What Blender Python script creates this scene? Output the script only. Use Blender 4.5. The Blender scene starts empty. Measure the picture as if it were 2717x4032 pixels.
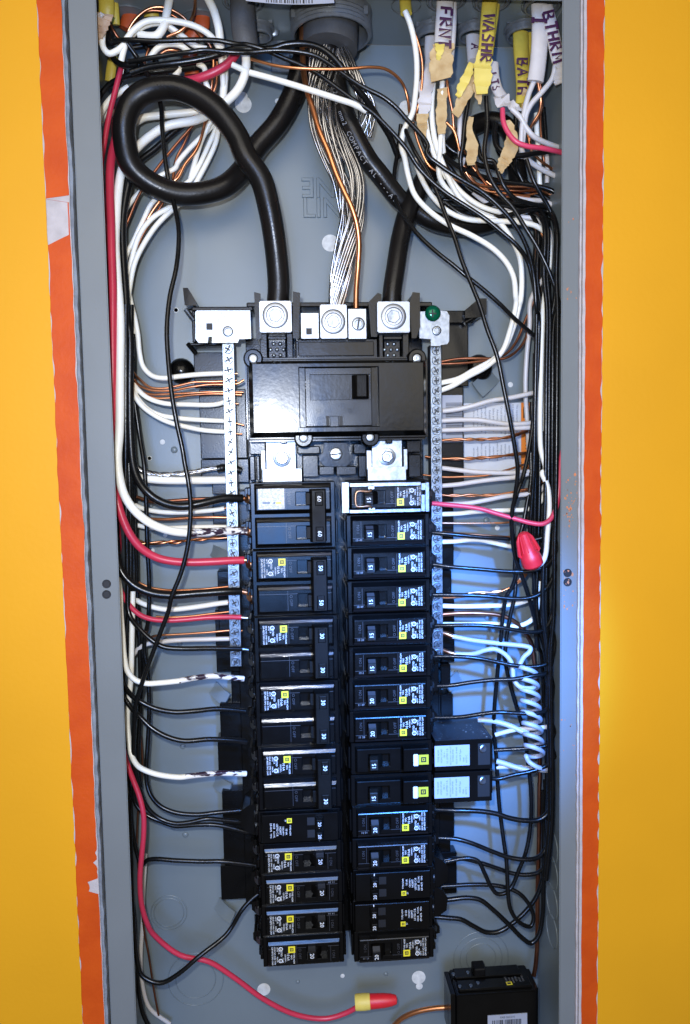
import bpy, bmesh, math, random
from mathutils import Vector, Matrix
random.seed(7)
sc = bpy.context.scene
COL = sc.collection
# ------------------------------------------------------------------ camera
# panel frame: x right from the panel's middle, y into the wall, z up (mm); z = 0 at lens height
R = ((0.99733529, -0.0708602, -0.0173538), (-0.02251367, -0.07268084, -0.99710111), (0.0693935, 0.99483482, -0.07408249))
CAM = (-39.0, -580.0, 0.0)
H0 = 1.5
F = 3025.4                      # focal length in photo pixels (2717 x 4032)
cd = bpy.data.cameras.new('camera'); cam = bpy.data.objects.new('camera', cd); COL.objects.link(cam)
cd.sensor_fit = 'VERTICAL'; cd.sensor_height = 24.0; cd.lens = 24.0 * F / 4032
cd.clip_start = 0.01; cd.clip_end = 50
m = Matrix(((R[0][0], -R[1][0], -R[2][0]), (R[0][1], -R[1][1], -R[2][1]), (R[0][2], -R[1][2], -R[2][2]))).to_4x4()
m.translation = (CAM[0] / 1000, CAM[1] / 1000, H0 + CAM[2] / 1000)
cam.matrix_world = m
sc.camera = cam
# ------------------------------------------------------------------ light
w = bpy.data.worlds.new('World'); sc.world = w; w.use_nodes = True
bg = w.node_tree.nodes['Background']; bg.inputs[0].default_value = (1.0, 0.95, 0.9, 1); bg.inputs[1].default_value = 0.13
def lamp(name, kind, loc, aim, power, color, **kw):
    d = bpy.data.lights.new(name, kind); d.energy = power; d.color = color
    for k, v in kw.items(): setattr(d, k, v)
    o = bpy.data.objects.new(name, d); COL.objects.link(o)
    o.location = loc
    o.rotation_euler = (Vector(aim) - Vector(loc)).to_track_quat('-Z', 'Y').to_euler()
    return o
# room light: a wide ceiling fitting behind the photographer
lamp('ceiling_light', 'AREA', (-0.15, -1.9, 2.15), (0, 0, 1.35), 24, (1.0, 0.92, 0.78), shape='RECTANGLE', size=1.8, size_y=1.2)
# the phone's flash, a hand's width up and left of the lens
lamp('phone_flash', 'AREA', (-0.065, -0.585, 1.545), (-0.01, 0, 1.47), 3.1, (0.95, 0.98, 1.0), shape='DISK', size=0.016)
# a cool window behind the photographer, seen as the blue sheen on the glossy plastic
lamp('window_light', 'AREA', (-0.12, -1.4, 1.47), (0, 0, 1.49), 13, (0.14, 0.38, 1.0), shape='RECTANGLE', size=0.36, size_y=0.58)
# cool work light from the upper right
lamp('work_light', 'SPOT', (0.14, -0.62, 1.66), (0.055, 0.09, 1.285), 125, (0.05, 0.28, 1.0), spot_size=math.radians(25.5), spot_blend=0.75, shadow_soft_size=0.02)
sc.view_settings.view_transform = 'Standard'; sc.view_settings.look = 'None'
sc.view_settings.exposure = 0.0; sc.view_settings.gamma = 1.0
try: sc.view_settings.use_curve_mapping = False
except Exception: pass
sc.render.engine = 'CYCLES'
# ------------------------------------------------------------------ photo point at a given depth -> panel mm
REG = {'T1': (300, 0, 2.24), 'T2': (900, 0, 2.24), 'T3': (1550, 0, 2.24), 'M1': (350, 600, 2.24), 'M2': (950, 600, 2.24), 'M3': (1550, 600, 2.24),
       'C1': (400, 1200, 2.6133), 'C2': (900, 1150, 1.8447), 'C3': (1650, 1200, 2.6133), 'E1': (400, 1800, 2.6133), 'E2': (950, 1850, 3.8775),
       'E3': (1320, 1850, 3.8775), 'E4': (1650, 1850, 2.6133), 'F1': (400, 2400, 2.6133), 'F2': (950, 2400, 3.325), 'F3': (1320, 2400, 2.3758),
       'F4': (1650, 2450, 2.4123), 'G1': (400, 3000, 2.4123), 'G2': (950, 3050, 1.96), 'G3': (1650, 3050, 2.4123), 'H': (350, 3600, 0.784),
       'Z8': (1720, 3700, 2.958), 'D': (0, 0, 0.5771), 'S': (0, 0, 1.0)}
def P(reg, x, y, depth):
    ox, oy, s = REG[reg]
    cx = (ox + x / s - 1358.5) / F; cy = (oy + y / s - 2016) / F
    v = [R[0][k] * cx + R[1][k] * cy + R[2][k] for k in range(3)]
    t = (depth - CAM[1]) / v[1]
    return Vector((CAM[0] + t * v[0], depth, CAM[2] + t * v[2]))
def trace(spec):
    pts = []; reg = 'D'
    for tok in spec.split():
        if ',' not in tok: reg = tok; continue
        d = None
        if '@' in tok: tok, d = tok.split('@'); d = float(d)
        x, y = tok.split(','); pts.append([reg, float(x), float(y), d])
    px = lambda p: Vector((REG[p[0]][0] + p[1] / REG[p[0]][2], REG[p[0]][1] + p[2] / REG[p[0]][2]))
    i = 1
    while i < len(pts) - 1:            # readings from two overlapping views: keep the later one where they double back
        if pts[i][0] != pts[i - 1][0] and i >= 2:
            a, b, c, d = px(pts[i - 2]), px(pts[i - 1]), px(pts[i]), px(pts[i + 1])
            if (c - b).dot(b - a) < 0 or (c - b).dot(d - c) < 0 or (c - b).length < 14:
                pts.pop(i - 1); i -= 1
                continue
        i += 1
    known = [i for i, p in enumerate(pts) if p[3] is not None]
    for i, p in enumerate(pts):
        if p[3] is None:
            a = [k for k in known if k < i]; b = [k for k in known if k > i]
            if a and b:
                t = (i - a[-1]) / (b[0] - a[-1]); t = t * t * (3 - 2 * t)
                p.append(pts[a[-1]][3] * (1 - t) + pts[b[0]][3] * t)
            else: p.append(pts[(a or b)[-1 if a else 0]][3])
        else: p.append(p[3])
    return [P(p[0], p[1], p[2], p[4]) for p in pts]
def smooth_path(p, k=5):
    if len(p) < 3:
        return [p[0].lerp(p[1], i / k) for i in range(k + 1)]
    out = []
    q = [p[0] * 2 - p[1]] + list(p) + [p[-1] * 2 - p[-2]]
    for i in range(1, len(q) - 2):
        a, b, c, d = q[i - 1], q[i], q[i + 1], q[i + 2]
        ta = max((b - a).length, 1e-3) ** .5; tb = max((c - b).length, 1e-3) ** .5; tc = max((d - c).length, 1e-3) ** .5
        m1 = ((b - a) / ta - (c - a) / (ta + tb) + (c - b) / tb) * tb
        m2 = ((c - b) / tb - (d - b) / (tb + tc) + (d - c) / tc) * tb
        for j in range(k):
            t = j / k
            out.append((2 * b - 2 * c + m1 + m2) * t ** 3 + (-3 * b + 3 * c - 2 * m1 - m2) * t * t + m1 * t + b)
    out.append(q[-2].copy())
    return out
# ------------------------------------------------------------------ materials
MAT = {}
def mat(name, base, rough=0.4, metal=0.0, var=0.0, vscale=150.0, bump=0.0, bscale=900.0, base2=None, thr=None, stretch=(1, 1, 1), rvar=0.0, spec=0.5, coat=0.0, trans=0.0):
    M = bpy.data.materials.new(name); M.use_nodes = True; nt = M.node_tree; N = nt.nodes; L = nt.links
    b = N['Principled BSDF']
    b.inputs['Roughness'].default_value = rough; b.inputs['Metallic'].default_value = metal
    b.inputs['Specular IOR Level'].default_value = spec
    if coat: b.inputs['Coat Weight'].default_value = coat; b.inputs['Coat Roughness'].default_value = 0.1
    b.inputs['Base Color'].default_value = (*base, 1)
    tc = N.new('ShaderNodeTexCoord'); mp = N.new('ShaderNodeMapping'); mp.inputs['Scale'].default_value = stretch
    L.new(tc.outputs['Object'], mp.inputs['Vector'])
    n1 = N.new('ShaderNodeTexNoise'); n1.inputs['Scale'].default_value = vscale; n1.inputs['Detail'].default_value = 4
    L.new(mp.outputs[0], n1.inputs['Vector'])
    if base2 is None: base2 = tuple(c * (1 - var) for c in base)
    cr = N.new('ShaderNodeValToRGB')
    lo, hi = thr if thr else (0.3, 0.7)
    cr.color_ramp.elements[0].position = lo; cr.color_ramp.elements[1].position = hi
    cr.color_ramp.elements[0].color = (*base, 1); cr.color_ramp.elements[1].color = (*base2, 1)
    L.new(n1.outputs[0], cr.inputs[0]); L.new(cr.outputs[0], b.inputs['Base Color'])
    if rvar:
        n3 = N.new('ShaderNodeTexNoise'); n3.inputs['Scale'].default_value = vscale * 0.6; n3.inputs['Detail'].default_value = 5
        L.new(tc.outputs['Object'], n3.inputs['Vector'])
        mr = N.new('ShaderNodeMapRange'); mr.inputs[1].default_value = 0.3; mr.inputs[2].default_value = 0.7
        mr.inputs[3].default_value = max(0.03, rough - rvar); mr.inputs[4].default_value = min(1, rough + rvar)
        L.new(n3.outputs[0], mr.inputs[0]); L.new(mr.outputs[0], b.inputs['Roughness'])
    if bump:
        n2 = N.new('ShaderNodeTexNoise'); n2.inputs['Scale'].default_value = bscale; n2.inputs['Detail'].default_value = 3
        L.new(mp.outputs[0], n2.inputs['Vector'])
        bp_ = N.new('ShaderNodeBump'); bp_.inputs['Strength'].default_value = bump; bp_.inputs['Distance'].default_value = 0.001
        L.new(n2.outputs[0], bp_.inputs['Height']); L.new(bp_.outputs[0], b.inputs['Normal'])
    MAT[name] = M
    return M
mat('yellow_paint', (0.72, 0.325, 0.008), 0.5, var=0.08, vscale=7, bump=0.10, bscale=260, spec=0.22)
mat('orange_paint', (0.58, 0.078, 0.004), 0.5, base2=(0.50, 0.058, 0.003), vscale=45, bump=0.2, bscale=300, spec=0.22)
mat('primer', (0.50, 0.44, 0.42), 0.8, var=0.2, vscale=120, bump=0.3, bscale=500)
mat('shaded_drywall_edge', (0.24, 0.26, 0.29), 0.9, base2=(0.15, 0.16, 0.18), vscale=130, bump=0.8, bscale=420)  # shade on the left cut edge is put into this grey-blue
mat('grey_enamel', (0.176, 0.208, 0.222), 0.36, var=0.10, vscale=14, bump=0.06, bscale=700, rvar=0.08)
mat('flange_enamel', (0.172, 0.182, 0.180), 0.42, var=0.08, vscale=18, bump=0.05, bscale=700, rvar=0.08, spec=0.35)
mat('splatter', (0.62, 0.17, 0.05), 0.6, base2=(0.35, 0.17, 0.08), vscale=300)
mat('bare_wall', (0.75, 0.74, 0.70), 0.8, var=0.3, vscale=200)
mat('black_plastic', (0.0030, 0.0028, 0.0027), 0.21, var=0.3, vscale=60, bump=0.04, bscale=1500, rvar=0.08, spec=0.30)
mat('edge_gloss', (0.006, 0.006, 0.007), 0.20, var=0.3, vscale=60, bump=0.25, bscale=500, stretch=(0.08, 1, 1), rvar=0.06, spec=0.4)
mat('base_plastic', (0.003, 0.003, 0.003), 0.24, var=0.3, vscale=40, bump=0.08, bscale=900, rvar=0.08, spec=0.28)
mat('gloss_plastic', (0.003, 0.003, 0.003), 0.19, var=0.3, vscale=60, bump=0.05, bscale=300, rvar=0.06, spec=0.26)
mat('handle_plastic', (0.005, 0.004, 0.003), 0.5, var=0.3, vscale=120, bump=0.15, bscale=1800, rvar=0.1, spec=0.15)
mat('slot_dark', (0.006, 0.005, 0.005), 0.6)  # near-black colour stands in for the shade in holes and pockets
mat('emboss_grey', (0.045, 0.045, 0.05), 0.35)
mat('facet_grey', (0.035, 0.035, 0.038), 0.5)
mat('dusty_plastic', (0.012, 0.012, 0.014), 0.5, base2=(0.35, 0.33, 0.30), vscale=420, thr=(0.66, 0.72), bump=0.1)
mat('label_black', (0.006, 0.006, 0.006), 0.25)
mat('print_white', (0.82, 0.82, 0.82), 0.5)
mat('print_grey', (0.20, 0.20, 0.21), 0.5)
mat('print_black', (0.01, 0.01, 0.012), 0.5)
mat('logo_yellow', (0.80, 0.66, 0.03), 0.4)
mat('lime_yellow', (0.52, 0.44, 0.03), 0.35)
mat('button_white', (0.78, 0.80, 0.80), 0.3)
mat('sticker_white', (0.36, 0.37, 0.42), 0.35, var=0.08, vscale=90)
mat('paper_white', (0.62, 0.63, 0.66), 0.5, var=0.1, vscale=60)
mat('sticker_text', (0.08, 0.09, 0.13), 0.5)
mat('worn_sticker', (0.42, 0.43, 0.46), 0.35, base2=(0.75, 0.77, 0.80), vscale=700, thr=(0.45, 0.62), bump=0.3, bscale=900)
mat('sticker_orange', (0.85, 0.24, 0.02), 0.5)
mat('black_wire', (0.006, 0.006, 0.006), 0.25, var=0.3, vscale=90, bump=0.10, bscale=400, rvar=0.08, spec=0.35)
mat('black_cable', (0.005, 0.0045, 0.004), 0.30, base2=(0.009, 0.007, 0.006), vscale=40, bump=0.10, bscale=500, rvar=0.10, spec=0.3)
mat('sheath_grey', (0.085, 0.083, 0.082), 0.6, var=0.3, vscale=60, bump=0.3, bscale=700)
mat('white_wire', (0.90, 0.86, 0.76), 0.36, var=0.06, vscale=60, bump=0.05, bscale=400)
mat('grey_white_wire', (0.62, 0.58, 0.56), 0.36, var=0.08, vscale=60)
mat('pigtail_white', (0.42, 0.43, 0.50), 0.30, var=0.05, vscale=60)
mat('marked_white', (0.80, 0.76, 0.72), 0.3, base2=(0.03, 0.015, 0.03), vscale=260, thr=(0.46, 0.52), stretch=(0.35, 1, 1))
mat('red_wire', (0.60, 0.035, 0.075), 0.36, var=0.15, vscale=60, bump=0.05, bscale=400)
mat('pink_wire', (0.72, 0.06, 0.13), 0.36, var=0.1, vscale=60)
mat('copper', (0.80, 0.36, 0.18), 0.30, 1.0, base2=(0.55, 0.20, 0.09), vscale=60)
mat('dull_copper', (0.46, 0.18, 0.09), 0.36, 1.0, base2=(0.25, 0.09, 0.05), vscale=60)
mat('bright_copper', (0.90, 0.38, 0.16), 0.36, 1.0, base2=(0.70, 0.25, 0.10), vscale=50)
mat('aluminium', (0.62, 0.62, 0.63), 0.26, 1.0, base2=(0.34, 0.33, 0.33), vscale=90)
mat('dull_aluminium', (0.36, 0.37, 0.385), 0.44, 1.0, var=0.15, vscale=120, bump=0.1, bscale=900)
mat('zinc', (0.44, 0.48, 0.52), 0.32, 1.0, base2=(0.24, 0.26, 0.29), vscale=350, bump=0.08, bscale=900)
mat('bar_metal', (0.30, 0.33, 0.355), 0.36, 1.0, base2=(0.17, 0.185, 0.20), vscale=350, bump=0.08, bscale=900)
mat('galvanised', (0.36, 0.38, 0.40), 0.42, 1.0, base2=(0.22, 0.235, 0.25), vscale=260, bump=0.1, bscale=600)
mat('cast_zinc', (0.20, 0.21, 0.22), 0.38, 0.35, var=0.25, vscale=150, bump=0.15, bscale=500)
mat('recess_shade', (0.025, 0.026, 0.028), 0.5, 0.3)  # near-black paints the shade inside the screw slots
mat('brass', (0.70, 0.40, 0.22), 0.34, 1.0, base2=(0.45, 0.22, 0.12), vscale=300)
mat('green_screw', (0.0, 0.13, 0.06), 0.2, 0.4, var=0.3, vscale=300)
mat('wirenut_red', (0.72, 0.02, 0.03), 0.42, var=0.12, vscale=200, bump=0.1)
mat('tape_yellow', (0.78, 0.60, 0.12), 0.5, var=0.1, vscale=120, bump=0.1)
mat('jacket_yellow', (0.62, 0.46, 0.06), 0.45, var=0.15, vscale=120, bump=0.15, bscale=500)
mat('jacket_white', (0.60, 0.55, 0.52), 0.45, var=0.12, vscale=120, bump=0.15, bscale=500)
mat('jacket_orange', (0.55, 0.09, 0.02), 0.45, var=0.2, vscale=120, bump=0.1)
mat('kraft_paper', (0.46, 0.29, 0.12), 0.85, base2=(0.64, 0.46, 0.23), vscale=130, bump=0.5, bscale=300)
mat('brown_paper', (0.36, 0.22, 0.14), 0.85, base2=(0.50, 0.36, 0.24), vscale=130, bump=0.5, bscale=300)
mat('marker_ink', (0.055, 0.008, 0.045), 0.5)
# ------------------------------------------------------------------ mesh helpers (panel mm)
TXT = {}
def text_geo(s, ext=0.0, bev=0.0):
    k = (s, ext, bev)
    if k not in TXT:
        c = bpy.data.curves.new('t', 'FONT'); c.body = s; c.resolution_u = 2; c.size = 1.0; c.align_x = 'CENTER'; c.align_y = 'CENTER'
        c.extrude = ext; c.bevel_depth = bev; c.bevel_resolution = 0
        o = bpy.data.objects.new('t', c); COL.objects.link(o)
        me = bpy.data.meshes.new_from_object(o)
        TXT[k] = ([tuple(v.co) for v in me.vertices], [tuple(p.vertices) for p in me.polygons])
        bpy.data.objects.remove(o); bpy.data.meshes.remove(me); bpy.data.curves.remove(c)
    return TXT[k]
class MB:
    def __init__(s): s.v = []; s.f = []
    def add(s, vs, fs):
        o = len(s.v); s.v += [tuple(v) for v in vs]; s.f += [tuple(i + o for i in f) for f in fs]; return s
    def box(s, x0, x1, y0, y1, z0, z1):
        vs = [(x, y, z) for x in (x0, x1) for y in (y0, y1) for z in (z0, z1)]
        return s.add(vs, [(0, 1, 3, 2), (4, 6, 7, 5), (0, 4, 5, 1), (2, 3, 7, 6), (0, 2, 6, 4), (1, 5, 7, 3)])
    def frustum(s, r0, y0, r1, y1):          # r = (x0,x1,z0,z1); r1 at y1 is the front
        q = lambda r, y: [(r[0], y, r[2]), (r[1], y, r[2]), (r[1], y, r[3]), (r[0], y, r[3])]
        return s.add(q(r0, y0) + q(r1, y1), [(3, 2, 1, 0), (4, 5, 6, 7), (0, 1, 5, 4), (1, 2, 6, 5), (2, 3, 7, 6), (3, 0, 4, 7)])
    def face_hole(s, r0, y0, r1, y1, h, yh):  # raised face with a rectangular pocket h down to yh
        q = lambda r, y: [(r[0], y, r[2]), (r[1], y, r[2]), (r[1], y, r[3]), (r[0], y, r[3])]
        vs = q(r0, y0) + q(r1, y1) + q(h, y1) + q(h, yh); fs = []
        for i in range(4):
            j = (i + 1) % 4
            fs += [(i, j, 4 + j, 4 + i), (4 + i, 4 + j, 8 + j, 8 + i), (8 + i, 8 + j, 12 + j, 12 + i)]
        return s.add(vs, fs + [(12, 13, 14, 15)])
    def prism(s, outline, y0, y1):           # outline (x,z); y0 front
        n = len(outline)
        vs = [(x, y0, z) for x, z in outline] + [(x, y1, z) for x, z in outline]
        return s.add(vs, [tuple(range(n)), tuple(range(2 * n - 1, n - 1, -1))] + [(i, (i + 1) % n, n + (i + 1) % n, n + i) for i in range(n)])
    def lathe(s, c, axis, prof, n=16, phase=0.0):  # prof: (radius, distance along axis)
        c = Vector(c); a = Vector(axis).normalized(); u = a.orthogonal().normalized(); v = a.cross(u); vs = []; fs = []
        for r, h in prof:
            for i in range(n):
                t = 2 * math.pi * i / n + phase; vs.append(c + a * h + (u * math.cos(t) + v * math.sin(t)) * r)
        k = len(prof)
        for j in range(k - 1):
            for i in range(n):
                fs.append((j * n + i, j * n + (i + 1) % n, (j + 1) * n + (i + 1) % n, (j + 1) * n + i))
        fs.append(tuple(range(n))); fs.append(tuple(range(k * n - 1, (k - 1) * n - 1, -1)))
        return s.add(vs, fs)
    def tube(s, path, r, n=8, flat=1.0, wide=None):      # r a number or a list; wide: long axis direction for flat cable
        N = len(path); rr = r if isinstance(r, (list, tuple)) else [r] * N
        tg = [(path[min(i + 1, N - 1)] - path[max(i - 1, 0)]).normalized() for i in range(N)]
        u = tg[0].orthogonal().normalized() if wide is None else Vector(wide)
        vs = []; fs = []
        for i in range(N):
            u = (u - tg[i] * u.dot(tg[i]))
            if u.length < 1e-6: u = tg[i].orthogonal()
            u.normalize(); v = tg[i].cross(u)
            for k in range(n):
                t = 2 * math.pi * (k + .5) / n
                vs.append(path[i] + u * (rr[i] * math.cos(t)) + v * (rr[i] * flat * math.sin(t)))
        for i in range(N - 1):
            for k in range(n):
                fs.append((i * n + k, i * n + (k + 1) % n, (i + 1) * n + (k + 1) % n, (i + 1) * n + k))
        fs.append(tuple(range(n - 1, -1, -1))); fs.append(tuple(range((N - 1) * n, N * n)))
        return s.add(vs, fs)
    def ribbon(s, path, width, thick=0.5, wide=(1, 0, 0)):
        N = len(path); vs = []; fs = []
        for i in range(N):
            t = (path[min(i + 1, N - 1)] - path[max(i - 1, 0)]).normalized()
            u = Vector(wide); u = (u - t * u.dot(t)).normalized(); v = t.cross(u)
            wd = width[i] if isinstance(width, (list, tuple)) else width
            for a, b in ((-1, -1), (0, -1.8), (1, -1), (1, 1), (0, .2), (-1, 1)):
                vs.append(path[i] + u * (a * wd / 2) + v * (b * thick / 2))
        for i in range(N - 1):
            for k in range(6): fs.append((i * 6 + k, i * 6 + (k + 1) % 6, (i + 1) * 6 + (k + 1) % 6, (i + 1) * 6 + k))
        fs.append(tuple(range(5, -1, -1))); fs.append(tuple(range((N - 1) * 6, N * 6)))
        return s.add(vs, fs)
    def text(s, string, x, z, y, size, dx=(1, 0), dy=(0, 1), sx=1.0, ext=0.0, bev=0.0):
        vs, fs = text_geo(string, ext, bev)
        return s.add([(x + (a * sx * dx[0] + b * dy[0]) * size, y - c * size, z + (a * sx * dx[1] + b * dy[1]) * size) for a, b, c in vs], fs)
    def mesh(s, name, material, origin=None, smooth=None, bevel=0.0, seg=1, off=True):
        me = bpy.data.meshes.new(name)
        o = origin if origin is not None else Vector((0, 0, 0))
        me.from_pydata([((v[0] - o[0]) / 1000, (v[1] - o[1]) / 1000, (v[2] - o[2]) / 1000) for v in s.v], [], s.f)
        if bevel:
            bm = bmesh.new(); bm.from_mesh(me)
            ed = [e for e in bm.edges if len(e.link_faces) == 2 and e.calc_face_angle(0) > 0.5]
            bmesh.ops.bevel(bm, geom=ed, offset=bevel / 1000, segments=seg, affect='EDGES', clamp_overlap=True)
            bm.to_mesh(me); bm.free()
        if smooth is not None:
            me.shade_smooth(); me.set_sharp_from_angle(angle=math.radians(smooth))
        me.materials.append(MAT[material]); me.update()
        return me
ORG = {}
def link(name, me, parent=None, loc=None):
    o = bpy.data.objects.new(name, me); COL.objects.link(o)
    if parent is not None: o.parent = parent
    if loc is not None: o.location = loc
    return o
def W3(p): return (p[0] / 1000, p[1] / 1000, H0 + p[2] / 1000)
def tag(o, label=None, cat=None, group=None, kind=None):
    if label: o['label'] = label
    if cat: o['category'] = cat
    if group: o['group'] = group
    if kind: o['kind'] = kind
    return o
def thing(name, label, cat, org, group=None, rot=None):
    o = bpy.data.objects.new(name, None); COL.objects.link(o); o.empty_display_size = 0.01
    o.location = W3(org)
    if rot: o.rotation_euler = rot
    ORG[o] = Vector(org)
    return tag(o, label, cat, group)
def part(name, mb, material, parent, root=None, **kw):        # world-mm geometry under a thing
    org = ORG[parent]
    o = link(name, mb.mesh(name, material, org, **kw), parent); ORG[o] = org
    return o
def lpart(name, mb, material, parent, **kw):                  # local-mm geometry under a thing
    return link(name, mb.mesh(name, material, None, **kw), parent)
def solo(name, mb, material, label, cat, group=None, kind=None, **kw):   # one-mesh thing
    c = Vector((sum(v[0] for v in mb.v) / len(mb.v), max(v[1] for v in mb.v), min(v[2] for v in mb.v)))
    o = link(name, mb.mesh(name, material, c, **kw), None, W3(c)); ORG[o] = c
    return tag(o, label, cat, group, kind)
# ================================================================== the setting: painted wall around the panel
def noise1(seed):
    rnd = random.Random(seed); ks = [(rnd.uniform(.01, .5) , rnd.uniform(0, 6.3), rnd.random()) for _ in range(14)]
    return lambda z: sum(math.sin(k * z + p) * a / (1 + 4 * k) for k, p, a in ks) / 2.2
def rows_sheet(rows, y0, y1, x_of):
    mb = MB(); prev = None
    for z in rows:
        iv = x_of(z)
        if iv is None: prev = None; continue
        a, b = iv
        cur = [(a, y0, z), (b, y0, z), (b, y1, z), (a, y1, z)]
        if prev:
            mb.add(prev + cur, [(0, 1, 5, 4), (1, 2, 6, 5), (2, 3, 7, 6), (3, 0, 4, 7)])
        prev = cur
    return mb
ZR = [-560 + 2.5 * i for i in range(409)]
wall = link('wall', None); wall['kind'] = 'structure'; ORG[wall] = Vector((0, 0, 0)); wall.location = W3((0, 0, 0))
nA, nB, nC, nD, nE, nF = [noise1(s) for s in (1, 2, 3, 4, 5, 6)]
zt = lambda dy: P('D', 150, dy, -6).z
c1a, c1b = zt(444), zt(560); c2a, c2b = zt(2003), zt(2032); c3a, c3b = zt(1930), zt(1990)
def eL(z): return -191.4 + 0.55 * nA(z)
def eR(z): return 183.0 + 0.25 * nB(z)
part('drywall', rows_sheet(ZR, -6, 9, lambda z: (-430, eL(z))), 'primer', wall)
part('drywall', rows_sheet(ZR, -6, 9, lambda z: (eR(z), 430)), 'primer', wall)
part('torn_drywall_edge', rows_sheet(ZR, -4.5, 9, lambda z: (eL(z) - 1, eL(z) + 2.0 + 0.6 * nC(z))), 'shaded_drywall_edge', wall)
part('torn_drywall_edge', rows_sheet(ZR, -3.0, 9, lambda z: (eR(z) - 1.2 - 0.3 * nD(z), eR(z) + 1)), 'primer', wall)
def orL(z):
    r = eL(z) - 0.4 + 0.5 * nE(z * .6)
    l = -209.5
    if c1b < z < c1a:
        t = (c1a - z) / (c1a - c1b)
        if t < .12: return (l, l + (r - l) * (0.02 + t * 0)) if t > .06 else (l + (r - l) * (t / .12) * 0, r - (r - l) * (0))
        if t > .78: return (l + (r - l) * (1 - (t - .78) / .22) * .9, r)
        return (r - 0.8, r)
    if c2b < z < c2a: return (l, r - 9 + 3 * abs(math.sin(z)))
    if c3b < z < c3a and nB(z * 9) > 0.1: return (l, r - 5 * nB(z * 9))
    return (l, r)
part('orange_paint_layer', rows_sheet(ZR, -6.35, -6, orL), 'orange_paint', wall)
part('orange_paint_layer', rows_sheet(ZR, -6.35, -6, lambda z: (eR(z) + 2.0 + 0.35 * nF(z * .6), 199.5)), 'orange_paint', wall)
part('primer_edge', rows_sheet(ZR, -6.6, -6.35, lambda z: (-216, -207.9 + 1.1 * nC(z * .9))), 'primer', wall)
part('primer_edge', rows_sheet(ZR, -6.6, -6.35, lambda z: (197.9 + 1.2 * nD(z * .9), 207)), 'primer', wall)
part('yellow_paint_layer', rows_sheet(ZR, -6.85, -6.6, lambda z: (-430, -208.0 + 0.4 * nF(z))), 'yellow_paint', wall)
part('yellow_paint_layer', rows_sheet(ZR, -6.85, -6.6, lambda z: (198.2 + 0.5 * nA(z), 430)), 'yellow_paint', wall)
# ================================================================== the steel box
box = thing('panel_box', 'grey enamelled steel panel box set into the yellow wall', 'electrical box', (0, 95, -620))
part('back_panel', MB().box(-182, 182, 95, 96.5, -620, 346), 'grey_enamel', box)
part('side_wall', MB().box(-183.5, -182, 1.6, 96.5, -620, 346), 'grey_enamel', box)
part('side_wall', MB().box(182, 183.5, 1.6, 96.5, -620, 346), 'grey_enamel', box)
part('top_wall', MB().box(-181.9, 181.9, 1.6, 94.9, 346.2, 347.6), 'grey_enamel', box)
fl = part('front_flange', MB().box(-188.5, -169, 0, 1.5, -620, 346), 'flange_enamel', box, bevel=0.7, seg=2, smooth=40)
fr = part('front_flange', MB().box(169, 183.6, 0, 1.5, -620, 346), 'flange_enamel', box, bevel=0.7, seg=2, smooth=40)
part('front_flange', MB().box(-168.8, 168.8, 0, 1.5, 331.5, 346), 'flange_enamel', box, bevel=0.5)
for px, py in ((242, 1327), (242, 1351), (1290, 1302), (1290, 1323)):
    c = P('D', px, py, -0.1)
    part('screw_hole', MB().lathe(c, (0, -1, 0), [(3.4, -.1), (3.3, .25), (2.5, .2), (2.3, -.02)], 14), 'slot_dark', box)  # dark disc on the solid flange, painted as the shade of a hole
rs = random.Random(3); mb = MB()
for px, py, n, sp in ((1298, 1150, 26, 16), (1291, 1190, 14, 20), (1290, 1320, 16, 22), (1300, 660, 6, 10), (1296, 1385, 9, 14), (1300, 1090, 7, 14), (1291, 1640, 5, 8), (1302, 1700, 4, 6), (1300, 1760, 3, 5), (1296, 500, 3, 5)):
    for _ in range(n):
        q = P('D', px + rs.gauss(0, 7), py + rs.gauss(0, sp), -0.05); r = rs.uniform(.3, 1.3) * rs.random() + .2
        q.x = min(max(q.x, 170.3), 183)
        k = 6; mb.add([(q.x + r * rs.uniform(.5, 1.1) * math.cos(a * 1.047), -0.12, q.z + 1.4 * r * rs.uniform(.5, 1.1) * math.sin(a * 1.047)) for a in range(k)], [tuple(range(k))])
tag(part('paint_splatter', mb, 'splatter', fr), kind='stuff')
# embossed LINE, upright and upside down
mb = MB()
def emb(s, x, y, size, flip):
    q = P('M2', x, y, 94.8); sg = -1 if flip else 1
    mb.text(s, q.x, q.z, 94.9, size, (sg, 0), (0, sg), ext=0.035, bev=0.02)
emb('LINE', 775, 500, 23, False); emb('LINE', 770, 305, 23, True)
part('embossed_lettering', mb, 'grey_enamel', box, smooth=60)
def ring(reg, x, y, rmm, name='knockout_ring', wd=.5):
    c = P(reg, x, y, 95)
    n = 40; path = [Vector((c.x + rmm * math.cos(t * 2 * math.pi / n), 94.95, c.z + rmm * math.sin(t * 2 * math.pi / n))) for t in range(n + 1)]
    part(name, MB().tube(path, wd, 6), 'grey_enamel', box, smooth=60)
for a in (('G1', 640, 1430, 16), ('G1', 640, 1430, 13.4), ('H', 330, 200, 25), ('H', 330, 200, 18), ('H', 1210, 135, 26), ('H', 1210, 135, 20), ('H', 1210, 135, 14)): ring(*a)
for y_ in (650, 900, 1180, 1450):          # knock-outs on the right side wall
    c = P('G3', 1210, y_, 60); n = 30
    path = [Vector((181.9, 55 + 14 * math.cos(t * 6.2832 / n), c.z + 14 * math.sin(t * 6.2832 / n))) for t in range(n + 1)]
    part('knockout_ring', MB().tube(path, .5, 6), 'grey_enamel', box, smooth=60)
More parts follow.
